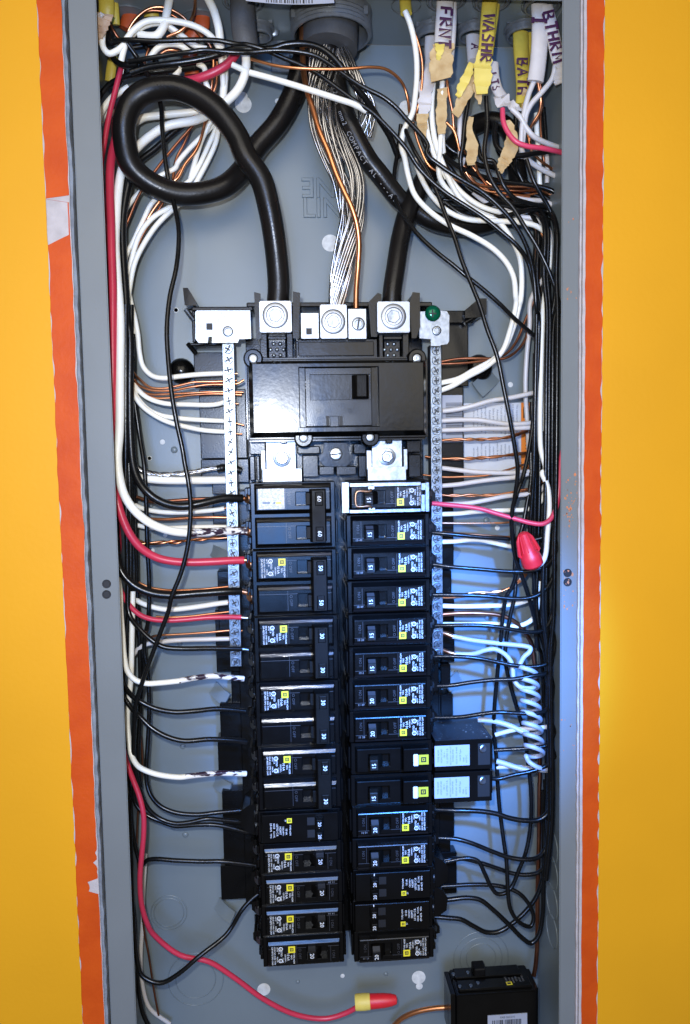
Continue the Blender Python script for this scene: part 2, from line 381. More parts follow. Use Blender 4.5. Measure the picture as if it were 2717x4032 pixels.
def disc(reg, x, y, r, name, material, h=.4, dome=False):
    c = P(reg, x, y, 95)
    pr = [(r, 0), (r, h * .5), (r * .8, h), (0.01, h)] if not dome else [(r, 0), (r * .85, h * .6), (r * .5, h), (0.01, h * 1.05)]
    part(name, MB().lathe(c, (0, -1, 0), pr, 18), material, box, smooth=50)
for a in (('T2', 130, 920, 7), ('M2', 785, 800, 7.2), ('T3', 110, 950, 6), ('H', 540, 232, 6), ('H', 1018, 195, 6.5)): disc(*a, 'keyhole', 'bare_wall', .25)
for a in (('T2', 130, 850, 3.6), ('H', 1020, 222, 3.2)): disc(*a, 'keyhole_slot', 'bare_wall', .2)
for a in (('M1', 768, 1392, 2.2), ('C1', 768, 55, 2.1), ('C1', 627, 1412, 2.2), ('C1', 493, 1580, 2), ('T2', 432, 892, 2.2), ('E1', 493, 12, 2), ('C3', 940, 822, 2.3), ('E4', 805, 597, 2.2), ('E1', 525, 962, 1.8), ('F4', 755, 15, 1.6), ('H', 783, 190, 2), ('E1', 655, 805, 1.8)): disc(*a, 'drilled_hole', 'bare_wall', .25)
for a in (('C1', 748, 1493, 3), ('E4', 692, 520, 3), ('E4', 700, 1522, 2.6), ('F1', 805, 350, 2.4), ('F1', 835, 1408, 2.6), ('F1', 660, 305, 1.8), ('G1', 797, 690, 2.8), ('G1', 683, 622, 2.4), ('H', 645, 207, 2), ('H', 917, 183, 2.2), ('E1', 505, 495, 2.6)): disc(*a, 'rivet_dimple', 'grey_enamel', 1.6, True)
def lance(reg, x0, y0, x1, y1, wmm):       # tabs pressed out of the back that carry the interior
    a = P(reg, x0, y0, 94.5); b = P(reg, x1, y1, 82)
    mid = a.lerp(b, .5); mid.y -= 2
    part('pressed_tab', MB().ribbon(smooth_path([a, mid, b]), wmm, 2.0, (b - a).normalized().cross(Vector((0, 1, 0)))), 'grey_enamel', box, smooth=50)
for a in (('C3', 770, 720, 600, 880, 15), ('F1', 1150, 800, 1290, 930, 12), ('G1', 1080, 170, 1220, 265, 12), ('G1', 1100, 1340, 1250, 1480, 12), ('E4', 380, 780, 250, 930, 13), ('E1', 1140, 960, 1290, 1030, 10), ('F3', 1160, 620, 1050, 720, 11)): lance(*a)
# stickers on the back
st = thing('warning_sticker', 'white warning sticker with orange Spanish heading on back right', 'sticker', P('C3', 450, 1755, 94.9))
a = P('C3', 455, 1015, 94.6); b = P('C3', 1050, 1750, 94.6); c = P('C3', 1165, 1660, 94.6)
part('paper', MB().box(a.x, b.x, 94.5, 94.9, b.z, a.z), 'paper_white', st)
part('orange_heading', MB().box(b.x + .1, c.x + 4, 94.5, 94.9, c.z - 8, a.z), 'sticker_orange', st)
mb = MB()
eng = ['This equipment is designed', 'and tested by the maker to', 'performance levels which', 'exceed required standards.', 'Circuit breakers used in', 'Adversely affected', 'Safety and operation', 'Reliability may be', 'damaged by repair parts', 'performance and the', 'use or failure of any', 'Do not repair it.']
esp = ['Este equipo fue', 'probado segun', 'normas de', 'interruptores', 'ensayados y', 'venta de equipo', 'usuario y', 'confiabilidad de', 'no asume', 'danos y pueden', 'seguridad', 'servicio']
for i in range(12):
    x = b.x - 3.6 - i * 3.55
    if x < a.x + 2: break
    mb.text(eng[i], x, a.z - 15, 94.42, 2.5, (0, -1), (1, 0)); mb.text(esp[i], x, a.z - 43, 94.42, 2.5, (0, -1), (1, 0))
part('small_print', mb, 'sticker_text', st)
part('heading_lettering', MB().text('ADVERTENCIA', b.x + 6.4, a.z - 40, 94.42, 8, (0, -1), (1, 0)).add([(b.x + 2, 94.42, a.z - 14), (b.x + 10, 94.42, a.z - 9), (b.x + 2, 94.42, a.z - 4)], [(0, 1, 2)]), 'print_black', st)
def barcode(mb, x0, x1, y, z0, z1, horizontal, seed, n=26):
    r = random.Random(seed); t = 0.0; L_ = (z1 - z0) if horizontal else (x1 - x0)
    u = L_ / n
    while t < L_ - u:
        wv = r.choice((.35, .5, .8, 1.1)) * u
        if horizontal: mb.box(x0, x1, y, y + .05, z0 + t, z0 + t + wv)
        else: mb.box(x0 + t, x0 + t + wv, y, y + .05, z0, z1)
        t += wv + r.choice((.4, .6, 1.0)) * u
    return mb
# ================================================================== plastic interior base
base = thing('interior_base', 'black moulded plastic interior base behind the breakers', 'panel base', (0, 94, -430))
bm_ = MB()
def bpx(mb, reg, x0, y0, x1, y1, yf, yb):
    a = P(reg, x0, y0, yf); b = P(reg, x1, y1, yf)
    return mb.box(a.x, b.x, yf, yb, b.z, a.z)
bm_.box(-74, 74, 72, 94, -422, 98)
part('centre_channel', bm_, 'base_plastic', base, bevel=.6)
part('side_channel', MB().box(-87, -74.2, 76, 94, -395, -28), 'base_plastic', base, bevel=.6)
part('side_channel', MB().box(74.2, 87, 76, 94, -395, -28), 'base_plastic', base, bevel=.6)
for a in (('C1', 1000, 870, 1500, 1578, 72, 90), ('C1', 945, 490, 1255, 855, 76, 92), ('C1', 1020, 1592, 1520, 1829, 74, 90), ('E1', 1135, 205, 1300, 382, 74, 90),
          ('E1', 1140, 460, 1310, 850, 74, 90), ('E1', 1190, 1172, 1340, 1829, 78, 92), ('F1', 1166, 5, 1455, 638, 79, 92), ('F1', 1215, 968, 1480, 1308, 78, 92), ('F1', 1192, 1316, 1480, 1655, 79, 92),
          ('G1', 1142, 282, 1400, 960, 78, 92), ('G1', 1128, 992, 1400, 1300, 79, 92), ('F1', 1330, 640, 1480, 966, 80, 92),
          ('C3', 225, 192, 508, 838, 74, 92), ('C3', 225, 845, 462, 1829, 75, 92), ('E4', 220, 5, 358, 1026, 76, 92), ('E4', 225, 1034, 335, 1272, 77, 92), ('E4', 230, 1332, 366, 1829, 78, 92),
          ('F4', 210, 55, 338, 380, 79, 92), ('F4', 205, 400, 300, 600, 79, 92), ('F4', 205, 684, 324, 888, 78, 92), ('F4', 150, 600, 215, 900, 80, 92), ('G3', 190, 265, 336, 590, 78, 92), ('G3', 190, 600, 300, 735, 80, 92), ('G3', 190, 742, 360, 1130, 79, 92)):
    part('base_plate', bpx(MB(), *a), 'base_plastic', base, bevel=.7)
# rim at the top with upright fins
for a in (('C1', 925, 20, 1560, 62, 62, 92), ('C1', 925, 62, 972, 390, 66, 92), ('C1', 905, 392, 1260, 420, 64, 92), ('C2', 130, 75, 1480, 105, 60, 92), ('C3', 30, 60, 560, 190, 68, 92), ('C3', 460, 60, 600, 110, 64, 92)):
    part('base_rim', bpx(MB(), *a), 'base_plastic', base, bevel=.8)
def fin(reg, pts, yf, yb):
    q = [P(reg, x, y, yf) for x, y in pts]
    part('fin', MB().prism([(p.x, p.z) for p in q], yf, yb), 'base_plastic', base, bevel=.5)
fin('M1', [(835, 1200), (870, 1200), (940, 1320), (940, 1345), (850, 1345)], 60, 80)
fin('C2', [(190, 5), (228, 15), (235, 335), (205, 335)], 34, 80)
fin('C2', [(472, 0), (516, 10), (505, 335), (472, 330)], 34, 80)
fin('C2', [(1085, 10), (1108, 20), (1075, 320), (1040, 320), (1020, 75)], 36, 80)
fin('C2', [(1340, 5), (1385, 10), (1388, 250), (1360, 330), (1335, 330), (1320, 80)], 36, 80)
fin('C3', [(480, 60), (620, -60), (690, -60), (690, 95), (640, 120), (480, 130)], 62, 84)
part('standoff_rod', MB().tube(trace('C1 865,45@62 905,100@64 945,150@66'), 2.2, 10), 'zinc', base, smooth=50)
part('standoff_rod', MB().tube(trace('C3 465,190@66 560,135@66 680,45@66'), 2.2, 10), 'base_plastic', base, smooth=50)
part('strut', MB().tube(trace('C1 890,405@64 930,450@68 970,500@70'), 2.0, 8), 'base_plastic', base, smooth=50)
part('boss', MB().lathe(P('C1', 830, 690, 94), (0, -1, 0), [(11, 0), (11, 6), (9.5, 11), (6, 14), (.1, 14.5)], 20), 'gloss_plastic', base, smooth=50)
part('boss', MB().lathe(P('C3', 600, 660, 94), (0, -1, 0), [(12, 0), (12, 6), (10, 11), (6, 13), (.1, 13.5)], 20), 'gloss_plastic', base, smooth=50)
for a in (('C2', 285, 300, 420, 480, 46, 75), ('C2', 1125, 300, 1250, 480, 46, 75), ('C2', 485, 340, 1085, 480, 44, 75)):
    part('terminal_shroud', bpx(MB(), *a), 'base_plastic', base, bevel=.8)
part('terminal_cover', bpx(MB(), 'C2', 505, 362, 1058, 462, 42, 44), 'gloss_plastic', base, bevel=.5)
for a in (('C2', 225, 300, 283, 480, 38, 75), ('C2', 420, 300, 470, 480, 38, 75), ('C2', 1090, 300, 1125, 480, 38, 75), ('C2', 1262, 300, 1312, 480, 38, 75), ('C2', 283, 320, 420, 345, 39, 75), ('C2', 1125, 320, 1262, 345, 39, 75)):
    part('shroud_wall', bpx(MB(), *a), 'base_plastic', base, bevel=.6)
for x, y in ((352, 418), (1180, 418)):
    mb = MB(); c = P('C2', x, y, 45)
    for k in range(7):
        a = k * 1.047; rr = 0 if k == 6 else 5.2
        mb.lathe((c.x + rr * math.cos(a), 45.9, c.z + rr * math.sin(a)), (0, -1, 0), [(1.7, 0), (1.6, 1), (.9, 1.6), (.1, 1.7)], 8)
    part('conductor_ends', mb, 'zinc', base, smooth=60)
# region under the main breaker
for a in (('C2', 150, 1085, 270, 1180, 48, 72), ('C2', 150, 1190, 195, 1370, 50, 72), ('C2', 200, 1190, 230, 1370, 46, 72), ('C2', 535, 1185, 655, 1345, 50, 72), ('C2', 655, 1265, 770, 1330, 44, 72), ('C2', 780, 1265, 930, 1330, 44, 72), ('C2', 940, 1185, 1005, 1345, 50, 72), ('C2', 1290, 1075, 1400, 1165, 48, 72), ('C2', 1305, 1180, 1400, 1345, 50, 72), ('C2', 500, 1120, 665, 1175, 46, 72), ('C2', 905, 1100, 1000, 1175, 46, 72)):
    part('base_block', bpx(MB(), *a), 'base_plastic', base, bevel=.8)
# ================================================================== bus stabs and lugs
def screwhead(name, c, r, parent, material='zinc', hexr=None, h=1.6, slot=None, local=False):
    mb = MB().lathe(c, (0, -1, 0), [(r, 0), (r, h * .7), (r * .86, h), (r * .6, h), (r * .52, h * .35), (.05, h * .35)], 20)
    o = part(name, mb, material, parent, smooth=45)
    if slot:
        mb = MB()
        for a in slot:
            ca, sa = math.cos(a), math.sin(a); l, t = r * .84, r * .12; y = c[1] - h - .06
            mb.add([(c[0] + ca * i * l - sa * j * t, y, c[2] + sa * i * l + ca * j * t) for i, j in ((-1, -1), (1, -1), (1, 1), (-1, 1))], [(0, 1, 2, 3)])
        part('slot', mb, 'recess_shade', o)
    return o
def lug(label, reg, x0, y0, x1, y1, sx, sy, sr, yf=30, name='lug'):
    a = P(reg, x0, y0, yf); b = P(reg, x1, y1, yf)
    t = thing(name, label, 'lug', ((a.x + b.x) / 2, 62, b.z))
    part('block', MB().box(a.x, b.x, yf, 62, b.z, a.z), 'dull_aluminium', t, bevel=.7, seg=2)
    c = P(reg, sx, sy, yf)
    part('set_screw', MB().lathe(c, (0, -1, 0), [(sr, 0), (sr, .9), (sr * .9, 1.5), (sr * .72, 1.5), (sr * .66, .2), (sr * .6, -.6 + .8), (.05, .25)], 24), 'dull_aluminium', t, smooth=45)
    part('hex_socket', MB().lathe((c.x, c.y - .3, c.z), (0, -1, 0), [(sr * .55, 0), (sr * .5, .5), (sr * .42, .5), (.05, .35)], 6), 'galvanised', t)
    return t
lug('left aluminium lug clamping the looped black service cable', 'C2', 222, 64, 460, 290, 340, 170, 10)
lug('right aluminium lug clamping the straight black service cable', 'C2', 1080, 68, 1318, 292, 1198, 178, 10)
lug('centre aluminium lug clamping the bare stranded neutral', 'C2', 664, 90, 862, 335, 760, 215, 9.6, 32)
t = thing('ground_lug', 'small aluminium lug holding the bare copper ground wire', 'lug', P('C2', 935, 345, 62))
part('block', bpx(MB(), 'C2', 864, 118, 1006, 343, 35, 62), 'dull_aluminium', t, bevel=.6)
screwhead('clamp_screw', P('C2', 942, 232, 35), 5.2, t, 'galvanised', slot=(1.4,))
t = thing('neutral_strap', 'galvanised strap end beside the centre neutral lug', 'strap', P('C2', 590, 345, 60))
part('plate', bpx(MB(), 'C2', 522, 150, 660, 340, 38, 40), 'galvanised', t, bevel=.4)
part('square_hole', bpx(MB(), 'C2', 563, 262, 606, 308, 37.8, 38), 'slot_dark', t)
t = thing('left_bar_plate', 'wide galvanised plate above the left neutral bar', 'bracket', P('C1', 1250, 385, 60))
q = [(968, 75), (985, 62), (1525, 62), (1535, 345), (1410, 350), (1400, 385), (1140, 388), (1140, 325), (1095, 325), (1090, 388), (1000, 388), (970, 350)]
t.name = 'bar_plate'
part('plate', MB().prism([(p.x, p.z) for p in (P('C1', x, y, 44) for x, y in q)], 44, 46), 'galvanised', t, bevel=.3)
part('square_hole', bpx(MB(), 'C1', 1077, 190, 1142, 258, 43.8, 44), 'slot_dark', t)
screwhead('screw', P('C1', 1300, 275, 44), 4.2, t, 'galvanised')
t = thing('bar_plate', 'galvanised plate with a green screw above the right bar', 'bracket', P('C3', 170, 400, 60))
q = [(2, 75), (215, 65), (285, 70), (308, 110), (305, 375), (290, 400), (225, 410), (215, 420), (125, 420), (125, 350), (10, 340)]
part('plate', MB().prism([(p.x, p.z) for p in (P('C3', x, y, 44) for x, y in q)], 44, 46), 'galvanised', t, bevel=.3)
part('green_screw', MB().lathe(P('C3', 140, 90, 44), (0, -1, 0), [(6.4, 0), (6.4, 1.5), (5, 3.2), (2.5, 4), (.1, 4.1)], 20), 'green_screw', t, smooth=50)
c = P('C3', 140, 90, 39.6)
part('cross_recess', MB().box(c.x - 3, c.x + 3, 39.8, 40.1, c.z - .6, c.z + .6).box(c.x - .6, c.x + .6, 39.75, 40.05, c.z - 3, c.z + 3), 'slot_dark', t)
screwhead('screw', P('C3', 180, 268, 44), 3.8, t, 'galvanised')
for lab, xs, hx in (('left busbar strap below the main breaker, bent and bright', (270, 490, 235, 540), (388, 1205)), ('right busbar strap below the main breaker with a hex bolt', (1040, 1262, 1000, 1295), (1150, 1195))):
    t = thing('busbar_strap', lab, 'busbar', P('C2', xs[0] + 100, 1375, 60), 'busbar straps under the main breaker')
    part('upper_plate', bpx(MB(), 'C2', xs[0], 1080, xs[1], 1285, 42, 44), 'galvanised', t, bevel=.3)
    a = P('C2', xs[2], 1150 if xs[0] < 500 else 1140, 40); b = P('C2', xs[3], 1376 if xs[0] < 500 else 1370, 40)
    part('lower_plate', MB().frustum((a.x, b.x, b.z, P('C2', 0, 1290, 40).z), 42, (a.x + 1, b.x - 1, b.z + .5, P('C2', 0, 1292, 40).z), 38.5), 'galvanised', t)
    a2 = P('C2', xs[2], 1150, 41); a3 = P('C2', xs[0], 1290, 41)
    part('side_ear', MB().box(a2.x, a3.x, 39, 43, a3.z, a2.z), 'galvanised', t, bevel=.3)
    if xs[0] > 500:
        a2 = P('C2', 1268, 1140, 41); a3 = P('C2', 1298, 1290, 41); part('side_ear', MB().box(a2.x, a3.x, 39, 43, a3.z, a2.z), 'galvanised', t, bevel=.3)
    c = P('C2', hx[0], hx[1], 42)
    part('washer', MB().lathe(c, (0, -1, 0), [(7.2, 0), (7.2, .8), (6.6, 1), (.1, 1)], 24), 'zinc', t, smooth=45)
    part('bolt_head', MB().lathe((c.x, c.y - 1, c.z), (0, -1, 0), [(5.2, 0), (5.2, 1.6), (4.4, 2.2), (2.4, 2.2), (2.0, 1.2), (.1, 1.2)], 18 if xs[0] < 500 else 6), 'zinc', t, smooth=30)
t = thing('centre_bracket', 'rounded black bracket with a slotted screw below the main breaker', 'bracket', P('C2', 778, 1262, 60))
q = [(700, 1105), (855, 1105), (862, 1180), (890, 1190), (888, 1220), (850, 1258), (705, 1258), (670, 1220), (668, 1190), (695, 1180)]
part('plate', MB().prism([(p.x, p.z) for p in (P('C2', x, y, 40) for x, y in q)], 40, 50), 'gloss_plastic', t, bevel=1.0, seg=2)
screwhead('screw', P('C2', 780, 1177, 40), 5.3, t, 'zinc', slot=(0.1,))
# ================================================================== neutral and ground bars
SCR = MB().lathe((0, 0, 0), (0, -1, 0), [(3.75, 0), (3.75, .9), (3.2, 1.6), (2.6, 1.6), (2.0, .7), (.05, .7)], 14).mesh('screw', 'zinc', smooth=45)
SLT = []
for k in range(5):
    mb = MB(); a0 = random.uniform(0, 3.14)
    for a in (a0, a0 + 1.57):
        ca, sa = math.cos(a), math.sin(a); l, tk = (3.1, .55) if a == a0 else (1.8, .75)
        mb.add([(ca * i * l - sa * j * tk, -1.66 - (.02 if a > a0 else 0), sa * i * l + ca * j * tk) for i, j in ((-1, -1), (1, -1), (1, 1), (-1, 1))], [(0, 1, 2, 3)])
    SLT.append(mb.mesh('slot', 'recess_shade'))
def bar(label, top, bot, wmm, n):
    a = P(*top, 54); b = P(*bot, 54)
    t = thing('terminal_bar', label, 'terminal bar', (a.x, 68, b.z), 'screw terminal bars beside the breakers')
    dx = b.x - a.x
    mb = MB(); mb.add([(p.x + s * wmm / 2, y, p.z) for p in (a, b) for s in (-1, 1) for y in (54, 67)], [(0, 2, 3, 1), (4, 5, 7, 6), (0, 1, 5, 4), (2, 6, 7, 3), (0, 4, 6, 2), (1, 3, 7, 5)])
    part('bar', mb, 'bar_metal', t, bevel=.4)
    for i in range(n):
        p = a.lerp(b, (i + .6) / (n + .1))
        s = link('screw', SCR, t, ((p.x - t.location.x * 1000 + random.uniform(-.3, .3)) / 1000, (54 - 68) / 1000, (p.z - ORG[t].z) / 1000))
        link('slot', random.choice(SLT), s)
bar('long left terminal bar with a row of round screws', ('C1', 1300, 395), ('F1', 1383, 588), 9.6, 32)
bar('long right terminal bar with a row of round screws', ('C3', 172, 410), ('F4', 178, 345), 9.4, 32)
# ================================================================== main breaker
mbk = thing('main_breaker', 'large black main breaker at the head of the two columns', 'main breaker', P('C2', 780, 1075, 72))
def rr(reg, x0, y0, x1, y1, y):
    a = P(reg, x0, y0, y); b = P(reg, x1, y1, y); return (a.x, b.x, b.z, a.z)
r0 = rr('C2', 118, 478, 1450, 1068, 26)
part('body', MB().box(r0[0], r0[1], 26, 70, r0[2], r0[3]), 'black_plastic', mbk, bevel=2.0, seg=3, smooth=40)
r0 = rr('C2', 140, 500, 1440, 1040, 24); r1 = rr('C2', 170, 520, 1420, 1005, 19); h = rr('C2', 510, 546, 1095, 975, 19)
part('cover', MB().face_hole(r0, 26, r1, 19, h, 22.5), 'gloss_plastic', mbk, bevel=.35)
h2 = rr('C2', 552, 549, 1046, 972, 20.2); hw = rr('C2', 590, 600, 1030, 780, 20.2)
o = part('centre_panel', MB().face_hole(h2, 22.4, (h2[0] + .5, h2[1] - .5, h2[2] + .5, h2[3] - .5), 20.2, hw, 24), 'black_plastic', mbk, bevel=.2)
part('window', MB().box(hw[0] + .2, hw[0] + (hw[1] - hw[0]) * .665, 21.2, 21.6, hw[2] + .2, hw[3] - .2), 'gloss_plastic', mbk)
x0 = hw[0] + (hw[1] - hw[0]) * .69; x1 = hw[1] - .5; hb = (x0, x1, hw[2] + .4, hw[3] - .3)
hd = part('handle', MB().frustum(hb, 24, (x0 + 3, x1 - 3, hb[2] + 1, hb[3] - 1), 11), 'handle_plastic', mbk, bevel=.6)
for k in range(3):
    xx = x0 + 4.2 + k * 2.5
    part('grip_rib', MB().box(xx, xx + 1, 10.3, 11.2, hb[2] + 1.5, hb[3] - 1.5), 'handle_plastic', hd)
for x in (650, 885):
    part('rivet', MB().lathe(P('C2', x, 860, 20.2), (0, -1, 0), [(1.9, 0), (1.8, .5), (1.1, .5), (.9, .1), (.05, .1)], 14), 'black_plastic', mbk, smooth=40)
part('lock_tab', bpx(MB(), 'C2', 735, 900, 802, 978, 18.4, 20.2), 'black_plastic', mbk, bevel=.4)
for x0_, x1_ in ((708, 733), (804, 830)): part('tab_slot', bpx(MB(), 'C2', x0_, 900, x1_, 970, 20.0, 20.2), 'slot_dark', mbk)
part('rating_lettering', MB().text('200', P('C2', 570, 675, 20).x, P('C2', 570, 675, 20).z, 20.1, 4.6, (0, -1), (1, 0)), 'emboss_grey', mbk)
for x, y, r in ((178, 482, 5.6), (1370, 480, 5.6), (545, 1060, 5.4), (1030, 1055, 5.4)):
    c = P('C2', x, y, 24)
    part('screw_ear', MB().lathe((c.x, 40, c.z), (0, -1, 0), [(r + 2, 0), (r + 2, 15), (r + .8, 16.2), (r * .7, 16.2), (r * .6, 14.5), (.1, 14.5)], 20), 'black_plastic', mbk, smooth=45)
    part('screw', MB().lathe((c.x, 25.5, c.z), (0, -1, 0), [(r * .58, 0), (r * .55, 1.4), (r * .3, 1.8), (.1, 1.5)], 14), 'galvanised', mbk, smooth=45)
for x in (400, 1165): part('foot', bpx(MB(), 'C2', x - 25, 1065, x + 25, 1100, 34, 50), 'black_plastic', mbk, bevel=.8)
# ================================================================== branch breakers (local: x inner end -> terminal end, y 0 at the base, front at -55)
UP = ((0, 1), (-1, 0))      # writing runs upward in the right column; the left column is turned 180 degrees
MESH = {}
def cached(key, fn):
    if key not in MESH: MESH[key] = fn()
    return MESH[key]
def put(name, key, fn, parent, loc=None):
    o = link(name, cached(key, fn), parent)
    if loc: o.location = (loc[0] / 1000, loc[1] / 1000, loc[2] / 1000)
    return o
def m_body(n):
    mb = MB(); h = 26.8 * n / 2
    mb.box(2, 69, -50, 0, -h + .35, h - .35)
    for k in range(n):
        zc = (k - (n - 1) / 2) * 26.8
        mb.box(0, 2, -47, -4, zc - 9, zc + 9).box(69, 71.5, -46, -6, zc + 3.5, zc + 9).box(69, 71.5, -46, -6, zc - 9, zc - 3).box(69, 70.5, -40, -6, zc - 3, zc + 3.5).box(71.5, 74.5, -34, -10, zc - 8.5, zc - 1)
        mb.box(71.5, 73, -38, -10, zc + 4, zc + 10.5)
        mb.prism([(71.6, zc - 6), (77.5, zc - 4.5), (77.5, zc + 1), (74, zc + 4.5), (71.6, zc + 4.5)], -30, -4)
    return mb.mesh('body', 'black_plastic', bevel=.6)
SL = (15.7, 33.3, -5.2, 5.2)
def m_face(): return MB().face_hole((5.2, 66, -12.2, 12.2), -50, (6.4, 64.2, -8.6, 8.8), -55, SL, -47).mesh('face', 'black_plastic', bevel=.4)
def m_strip(): return MB().add([(6.4, -55, -8.7), (64.2, -55, -8.7), (64.6, -54.15, -10.8), (6, -54.15, -10.8), (6, -50, -12.0), (64.6, -50, -12.0), (6.4, -50, -8.7), (64.2, -50, -8.7)], [(0, 1, 2, 3), (3, 2, 5, 4), (0, 3, 4, 6), (1, 7, 5, 2), (6, 4, 5, 7)]).mesh('bevel_strip', 'edge_gloss')
def m_lines(): return MB().box(6.6, 15.5, -55.12, -55, -5.5, -5.2).box(33.5, 64, -55.12, -55, -5.45, -5.15).box(13.2, 13.45, -55.1, -55, -5, 8).box(41.2, 41.45, -55.1, -55, -8, 8).mesh('moulded_line', 'emboss_grey')
def m_on(): return MB().text('I ON', 11, 2, -55.06, 3.2, *UP).mesh('on_lettering', 'emboss_grey')
def m_off(): return MB().text('O OFF', 38.8, 0, -55.06, 3.2, *UP).mesh('off_lettering', 'emboss_grey')
def m_date(s): return MB().text(s, 11.4, -6.9, -55.06, 2.4).mesh('date_code', 'print_grey')
def m_handle(): 
    mb = MB(); x0, x1 = 16.3, 23.2     # thumb lever leaning to the inner end
    mb.add([(x0 + 3, -47, -5), (x1 + 6, -47, -5), (x1 + 6, -47, 4.6), (x0 + 3, -47, 4.6), (x0, -62, -5.6), (x1, -62, -5.6), (x1, -60.5, 2.2), (x0, -60.5, 2.2), (x1, -57, 4.6), (x0, -57, 4.6)],
           [(0, 1, 5, 4), (4, 5, 6, 7), (7, 6, 8, 9), (9, 8, 2, 3), (0, 4, 7, 9, 3), (1, 2, 8, 6, 5), (0, 3, 2, 1)])
    return mb.mesh('handle', 'handle_plastic', bevel=.5)
def m_handle_off():
    mb = MB(); x0, x1 = 25.5, 32.4
    mb.add([(x0 - 6, -47, -5), (x1 - 3, -47, -5), (x1 - 3, -47, 4.6), (x0 - 6, -47, 4.6), (x0, -62, -5.6), (x1, -62, -5.6), (x1, -60.5, 2.2), (x0, -60.5, 2.2), (x1, -57, 4.6), (x0, -57, 4.6)],
           [(0, 1, 5, 4), (4, 5, 6, 7), (7, 6, 8, 9), (9, 8, 2, 3), (0, 4, 7, 9, 3), (1, 2, 8, 6, 5), (0, 3, 2, 1)])
    return mb.mesh('handle', 'handle_plastic', bevel=.5)
def m_rate(s, x): return MB().text(s, x, -1.9, -61.75, 4.6, *UP).mesh('rating', 'print_white')
def m_label(): return MB().box(42.2, 62.6, -55.14, -55, -7.2, 7.8).mesh('label', 'label_black')
def m_print():
    mb = MB()
    for s, x, z, sz in (('TYPE HOM', 43.7, 3.4, 1.9), ('TIPO', 45.8, 2.2, 1.8), ('10 kA', 48.4, 1.8, 2.7), ('120/240V~', 50.7, 2.9, 1.6), ('CU-AL', 52.6, 4.6, 1.6), ('LISTED', 53.9, -1.6, 1.9), ('C.B.', 55.8, -2.2, 1.7), ('HACR', 57.3, 3.6, 1.7), ('60/75', 57.2, -5.0, 1.6), ('ISSUE NO.', 59.3, -3.6, 1.6), ('SWD TYPE', 59.3, 4.2, 1.6), ('DP-4075', 61.3, -3.6, 2.0), ('TIPO CAM', 61.3, 4.2, 1.7)):
        mb.text(s, x, z, -55.22, sz, *UP)
    for x, z in ((54.6, 4.9), (54.4, -5.2)):
        n = 16; vs = []
        for i in range(n):
            t = 6.2832 * i / n
            for r in (1.25, 1.75): vs.append((x + r * math.cos(t), -55.22, z + r * math.sin(t)))
        mb.add(vs, [(2 * i, 2 * i + 1, (2 * i + 3) % (2 * n), (2 * i + 2) % (2 * n)) for i in range(n)])
        mb.text('UL', x, z, -55.22, 1.8, *UP)
    return mb.mesh('label_print', 'print_white')
def sq_logo(x0, z0, s, y, kind):      # square emblem: yellow tile, dark ring, D-shaped centre
    a = MB().box(x0, x0 + s, y - .08, y, z0, z0 + s)
    b = MB(); i0, i1 = s * .24, s * .36
    for x, z, w_, h_ in ((x0 + i0, z0 + i0, s - 2 * i0, i1 - i0), (x0 + i0, z0 + s - i1, s - 2 * i0, i1 - i0), (x0 + i0, z0 + i1, i1 - i0, s - 2 * i1), (x0 + s - i1, z0 + i1, i1 - i0, s - 2 * i1)):
        b.box(x, x + w_, y - .14, y - .081, z, z + h_)
    b.box(x0 + s * .44, x0 + s * .56, y - .14, y - .081, z0 + s * .42, z0 + s * .58)
    return a.mesh('emblem', kind), b.mesh('emblem_mark', 'print_black')
ORD = ['topmost', 'second', 'third', 'fourth', 'fifth', 'sixth', 'seventh', 'eighth', 'ninth', 'tenth', 'eleventh', 'twelfth', 'thirteenth', 'fourteenth', 'lowest']
Z0, PITCH = -20.6, 26.8
def emblem(t, key, x0, z0, s, y, kind='logo_yellow', dz=0):
    k = 'emb' + key
    if k not in MESH: MESH[k] = sq_logo(x0, z0, s, y, kind)
    o = link('emblem', MESH[k][0], t); o.location.z = dz / 1000
    link('emblem_mark', MESH[k][1], o)
def std_label(t, dz=0):
    o = put('label', 'label', m_label, t, (0, 0, dz)); put('label_print', 'print', m_print, o)
    emblem(o, 'std', 42.6, -7.0, 5.6, -55.15)
JIT = random.Random(11)
def brk(label, side, row, n):
    zc = Z0 - PITCH * (row + n / 2)
    x = 2.6 if side > 0 else -2.2
    y = 80 + JIT.uniform(-.6, .6)
    t = thing('circuit_breaker', label, 'circuit breaker', (x + JIT.uniform(-.5, .5), y, zc), ('left' if side < 0 else 'right') + ' column breakers', rot=(JIT.uniform(-.006, .006), math.pi if side < 0 else 0, JIT.uniform(-.006, .006)))
    put('body', 'body%d' % n, lambda: m_body(n), t)
    return t
